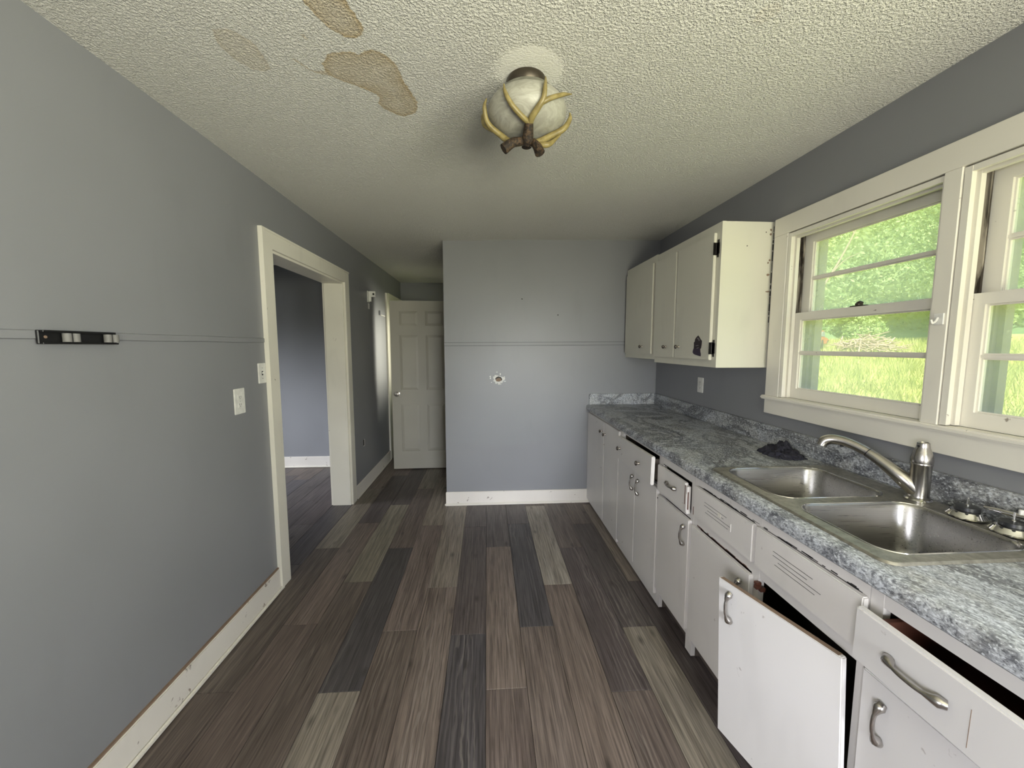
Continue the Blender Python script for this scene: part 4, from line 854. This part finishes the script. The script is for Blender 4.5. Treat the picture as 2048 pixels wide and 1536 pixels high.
for q, (x, z) in enumerate(((0.321, 1.916), (0.652, 1.774))):
    tag(obj('nail_hole', blob(x, z, 0.006, 0.006, D-0.0008, 8, 0.2, 0.0007), slot_m), ('tiny dark nail hole high on the back wall, nearer the hall', 'tiny dark nail hole on the back wall, nearer the wall cabinets')[q], 'nail hole', 'nail holes in the back wall', 'structure')

# ------------------------------------------------------------------ outdoors: field rising to a tree line
def gz_(x, y):
    r = np.hypot(x, y); s = np.clip((r-3.5)/13.5, 0, 1); s2 = np.clip((r-24)/14, 0, 1)
    return -0.62+2.15*s**1.1+11.0*s2**1.2+0.05*np.sin(x*0.9)*np.cos(y*0.7)
aa = np.radians(np.linspace(-60, 150, 85)); rr_ = np.concatenate([np.linspace(0, 20, 40), np.linspace(20.5, 60, 40)])
ga, gr = np.meshgrid(aa, rr_, indexing='ij'); X = 1.75+gr*np.cos(ga)*1.0; Y = gr*np.sin(ga); Z = gz_(X, Y)
keep = X
idx = np.arange(X.size).reshape(X.shape); qd = np.stack([idx[:-1, :-1], idx[:-1, 1:], idx[1:, 1:], idx[1:, :-1]], -1).reshape(-1, 4)
def house(x, y): return (x < 1.80) & (y < 3.8)
cxq = X.reshape(-1)[qd].mean(1); cyq = Y.reshape(-1)[qd].mean(1); far_q = np.hypot(cxq, cyq) > 24.5; hq = qd[(cxq > 1.78) & far_q]; qd = qd[(cxq > 1.78) & ~far_q]
me = bpy.data.meshes.new('ground'); me.from_pydata(np.stack([X, Y, Z], -1).reshape(-1, 3).tolist(), [], qd.tolist()); me.materials.append(ground_m); me.shade_smooth()
gnd = bpy.data.objects.new('ground', me); C.objects.link(gnd); WORLD[gnd] = Vector(); tag(gnd, 'sunny green field outside the windows', 'ground', kind='structure')
me = bpy.data.meshes.new('hillside'); me.from_pydata(np.stack([X, Y, Z], -1).reshape(-1, 3).tolist(), [], hq.tolist()); me.materials.append(leaf_b); me.shade_smooth()
hill = bpy.data.objects.new('hillside', me); C.objects.link(hill); WORLD[hill] = Vector(); tag(hill, 'shady wooded hillside rising behind the field', 'hillside', kind='structure')
def quad_cloud(name, P, size, mat, asp=0.55, upright=False):
    n = len(P); d = rng.normal(size=(n, 3)); 
    if upright: d = d*np.array([0.35, 0.35, 0.1])+np.array([0, 0, 1])
    d /= np.linalg.norm(d, axis=1)[:, None]; e = rng.normal(size=(n, 3)); e -= (e*d).sum(1)[:, None]*d; e /= np.linalg.norm(e, axis=1)[:, None]
    s = size*rng.uniform(0.6, 1.3, n)[:, None]; a = d*s; c = e*s*asp
    if upright: V = np.stack([P-c, P+c, P+a*2], 1); k = 3
    else: V = np.stack([P-a, P-c*0.9+a*0.1, P+a, P+c*0.9+a*0.1], 1); k = 4
    me = bpy.data.meshes.new(name); me.vertices.add(n*k); me.vertices.foreach_set('co', V.reshape(-1).astype(np.float32))
    me.loops.add(n*k); me.loops.foreach_set('vertex_index', np.arange(n*k, dtype=np.int32)); me.polygons.add(n)
    me.polygons.foreach_set('loop_start', np.arange(0, n*k, k, dtype=np.int32)); me.update(calc_edges=True); me.materials.append(mat); return me
def foliage(P0, rad, n, clumps):
    out = []
    cc = rng.normal(size=(clumps, 3)); cc /= np.linalg.norm(cc, axis=1)[:, None]; cc *= rng.uniform(0.35, 0.95, clumps)[:, None]
    per = n//clumps
    for q in cc:
        d = rng.normal(size=(per, 3)); d /= np.linalg.norm(d, axis=1)[:, None]; d *= (rng.uniform(0.2, 1, per)**0.5)[:, None]*0.42
        out.append((q+d)*rad)
    return np.concatenate(out)+P0
order = ('first', 'second', 'third', 'fourth', 'fifth', 'sixth', 'seventh', 'eighth', 'ninth', 'tenth', 'eleventh', 'twelfth')
mats3 = (leaf_a, leaf_b, leaf_c); nm3 = ('pale green', 'deep green', 'yellowish green')
front_row = [(21.6, a) for a in (86, 69.5, 53, 35.5, 18.5)]; back_row = [(43.0, a) for a in (78, 67, 56, 45, 34, 23, 12)]
for row, spots in (('front', front_row), ('back', back_row)):
  for k, (r, a) in enumerate(spots):
    x, y = r*math.cos(math.radians(a)), r*math.sin(math.radians(a)); z = float(gz_(x, y)); w = 2.75 if row == 'front' else 3.1; hgt = random.uniform(9.8, 11.0)
    mi = (k+(1 if row == 'back' else 0)) % 3
    t = thing('tree', (x, y, z), f'{nm3[mi]} leafy tree across the field, {order[k]} from the left in the {row} row', 'tree', 'trees of the wood across the field')
    P = foliage(np.array([0, 0, hgt*0.53]), np.array([w/1.32, w/1.32, hgt*0.40]), (36000 if row == 'front' else 6000), 120)
    me = quad_cloud('foliage', P, 0.055 if row == 'front' else 0.15, mats3[mi], 0.6); o = bpy.data.objects.new('foliage', me); C.objects.link(o); o.parent = t; WORLD[o] = Vector()
    bm = bmesh.new(); lean = random.uniform(-0.6, 0.6); tube(bm, smooth_path([(0, 0, -0.3), (lean*0.3, 0.1, hgt*0.3), (lean, -0.1, hgt*0.62), (lean*1.4, 0, hgt*0.86)], 4), interp([0.13, 0.11, 0.08, 0.03], 13), 8)
    obj('trunk', bm, bark_m, t, True, local=True)
t = thing('tree', (11.95, 12.45, float(gz_(11.95, 12.45))), 'thin bare pale tree leaning in front of the wood', 'tree')
tx, ty = 0.71, -0.70
def off(h, u): return (tx*u, ty*u, h)
bm = bmesh.new(); tube(bm, smooth_path([off(-0.2, -0.75), off(1.0, -0.8), off(1.9, -0.65), off(2.8, -0.25), off(3.9, 0.15), off(4.7, 0.25)], 5), interp([0.045, 0.04, 0.035, 0.03, 0.022, 0.008], 26), 8); obj('trunk', bm, bark_m, t, True, local=True)
for q in ([off(2.4, -0.42), off(2.8, -0.1), off(3.0, 0.35)], [off(3.6, 0.05), off(4.2, -0.15), off(4.6, -0.5)]):
    bm = bmesh.new(); tube(bm, smooth_path(q, 4), interp([0.02, 0.014, 0.005], 9), 6); obj('branch', bm, bark_m, t, True, local=True)
for k, a in enumerate(range(77, 8, -8)):
    r = 18.7+0.2*(k % 2); x, y = r*math.cos(math.radians(a)), r*math.sin(math.radians(a)); z = float(gz_(x, y))
    w = random.uniform(0.80, 0.90); mi = (k*2+1) % 3
    t = thing('shrub', (x, y, z), f'{nm3[mi]} shrub along the field edge, {order[k]} from the left', 'shrub', 'shrubs along the field edge')
    P = foliage(np.array([0, 0, w*0.75]), np.array([w*0.85, w*0.85, w*0.9]), 3200, 24); me = quad_cloud('foliage', P, 0.07, mats3[mi], 0.6); o = bpy.data.objects.new('foliage', me); C.objects.link(o); o.parent = t; WORLD[o] = Vector()
    bm = bmesh.new(); tube(bm, [(0, 0, -0.2), (0.05, 0, w*0.9)], [0.04, 0.015], 6); obj('stem', bm, bark_m, t, True, local=True)
# undergrowth covering the hillside behind the trees
n = 110000; ar = np.radians(rng.uniform(0, 88, n)); rr2 = rng.uniform(25.2, 38, n); P = np.stack([rr2*np.cos(ar), rr2*np.sin(ar), np.zeros(n)], -1); P[:, 2] = gz_(P[:, 0], P[:, 1])+rng.uniform(0, 1.6, n)**1.5
me = quad_cloud('undergrowth', P, 0.12, leaf_a, 0.6); o = bpy.data.objects.new('undergrowth', me); C.objects.link(o); WORLD[o] = Vector(); tag(o, 'thick green undergrowth on the hillside behind the trees', 'undergrowth', kind='stuff')
# grass
n = 90000; ar = np.radians(rng.uniform(2, 82, n)); rr2 = np.sqrt(rng.uniform(2.6**2, 18**2, n)); P = np.stack([rr2*np.cos(ar), rr2*np.sin(ar), np.zeros(n)], -1)
ok = ~((P[:, 0] < 1.95)); P = P[ok]; P[:, 2] = gz_(P[:, 0], P[:, 1])-0.02
me = quad_cloud('grass', P, 0.12, grass_m, 0.10, True); o = bpy.data.objects.new('grass', me); C.objects.link(o); WORLD[o] = Vector(); tag(o, 'tall yellow-green grass covering the field', 'grass', kind='stuff')
# brush heap and an old red vehicle at the field edge
bxp, byp = 11.45, 11.15; zz = float(gz_(bxp, byp)); bm = bmesh.new()
for k in range(170):
    a = random.uniform(0, PI*2); q = random.uniform(0, 1)**0.5; p = Vector((bxp+q*0.75*math.cos(a), byp+q*0.75*math.sin(a), zz+random.uniform(0.02, 0.55)*(1-q*0.8)))
    d = Vector((random.uniform(-1, 1), random.uniform(-1, 1), random.uniform(-0.25, 0.3))).normalized()*random.uniform(0.25, 0.5); tube(bm, [p-d, p+d], [0.018, 0.009], 5)
tag(obj('brush_pile', bm, stick_m, None), 'heap of dry cut branches at the field edge', 'brush pile', kind='stuff')
vx, vy = 10.72, 12.35; vz = float(gz_(vx, vy)); t = thing('small_vehicle', (vx, vy, vz), 'small faded red ride-on vehicle half hidden in the grass beside the brush heap', 'vehicle'); t.scale = (0.5, 0.5, 0.5); t.rotation_euler = (0, 0, math.radians(40))
bm = bmesh.new(); prism(bm, [(-1.7, 0.28), (1.7, 0.28), (1.75, 0.62), (0.85, 0.74), (-1.65, 0.74), (-1.75, 0.5)], -0.75, 0.75); bmesh.ops.bevel(bm, geom=list(bm.edges), offset=0.06, segments=2, affect='EDGES'); obj('body', bm, car_m, t, True, local=True)
bm = bmesh.new(); prism(bm, [(-1.1, 0.72), (0.75, 0.72), (0.30, 1.18), (-0.75, 1.18)], -0.66, 0.66); bmesh.ops.bevel(bm, geom=list(bm.edges), offset=0.05, segments=2, affect='EDGES'); obj('cab', bm, car_m, t, True, local=True)
for s in (-1, 1):
    bm = bmesh.new(); prism(bm, [(-0.9, 0.78), (0.52, 0.78), (0.22, 1.10), (-0.65, 1.10)], s*0.655, s*0.672); obj('side_window', bm, car_glass, t, local=True)
    for x in (-1.05, 1.05): obj('wheel', lathe([(0.0, -0.08), (0.30, -0.08), (0.30, 0.08), (0.0, 0.08)], 'Y', (x, s*0.70, 0.28), 18), tyre_m, t, True, local=True)
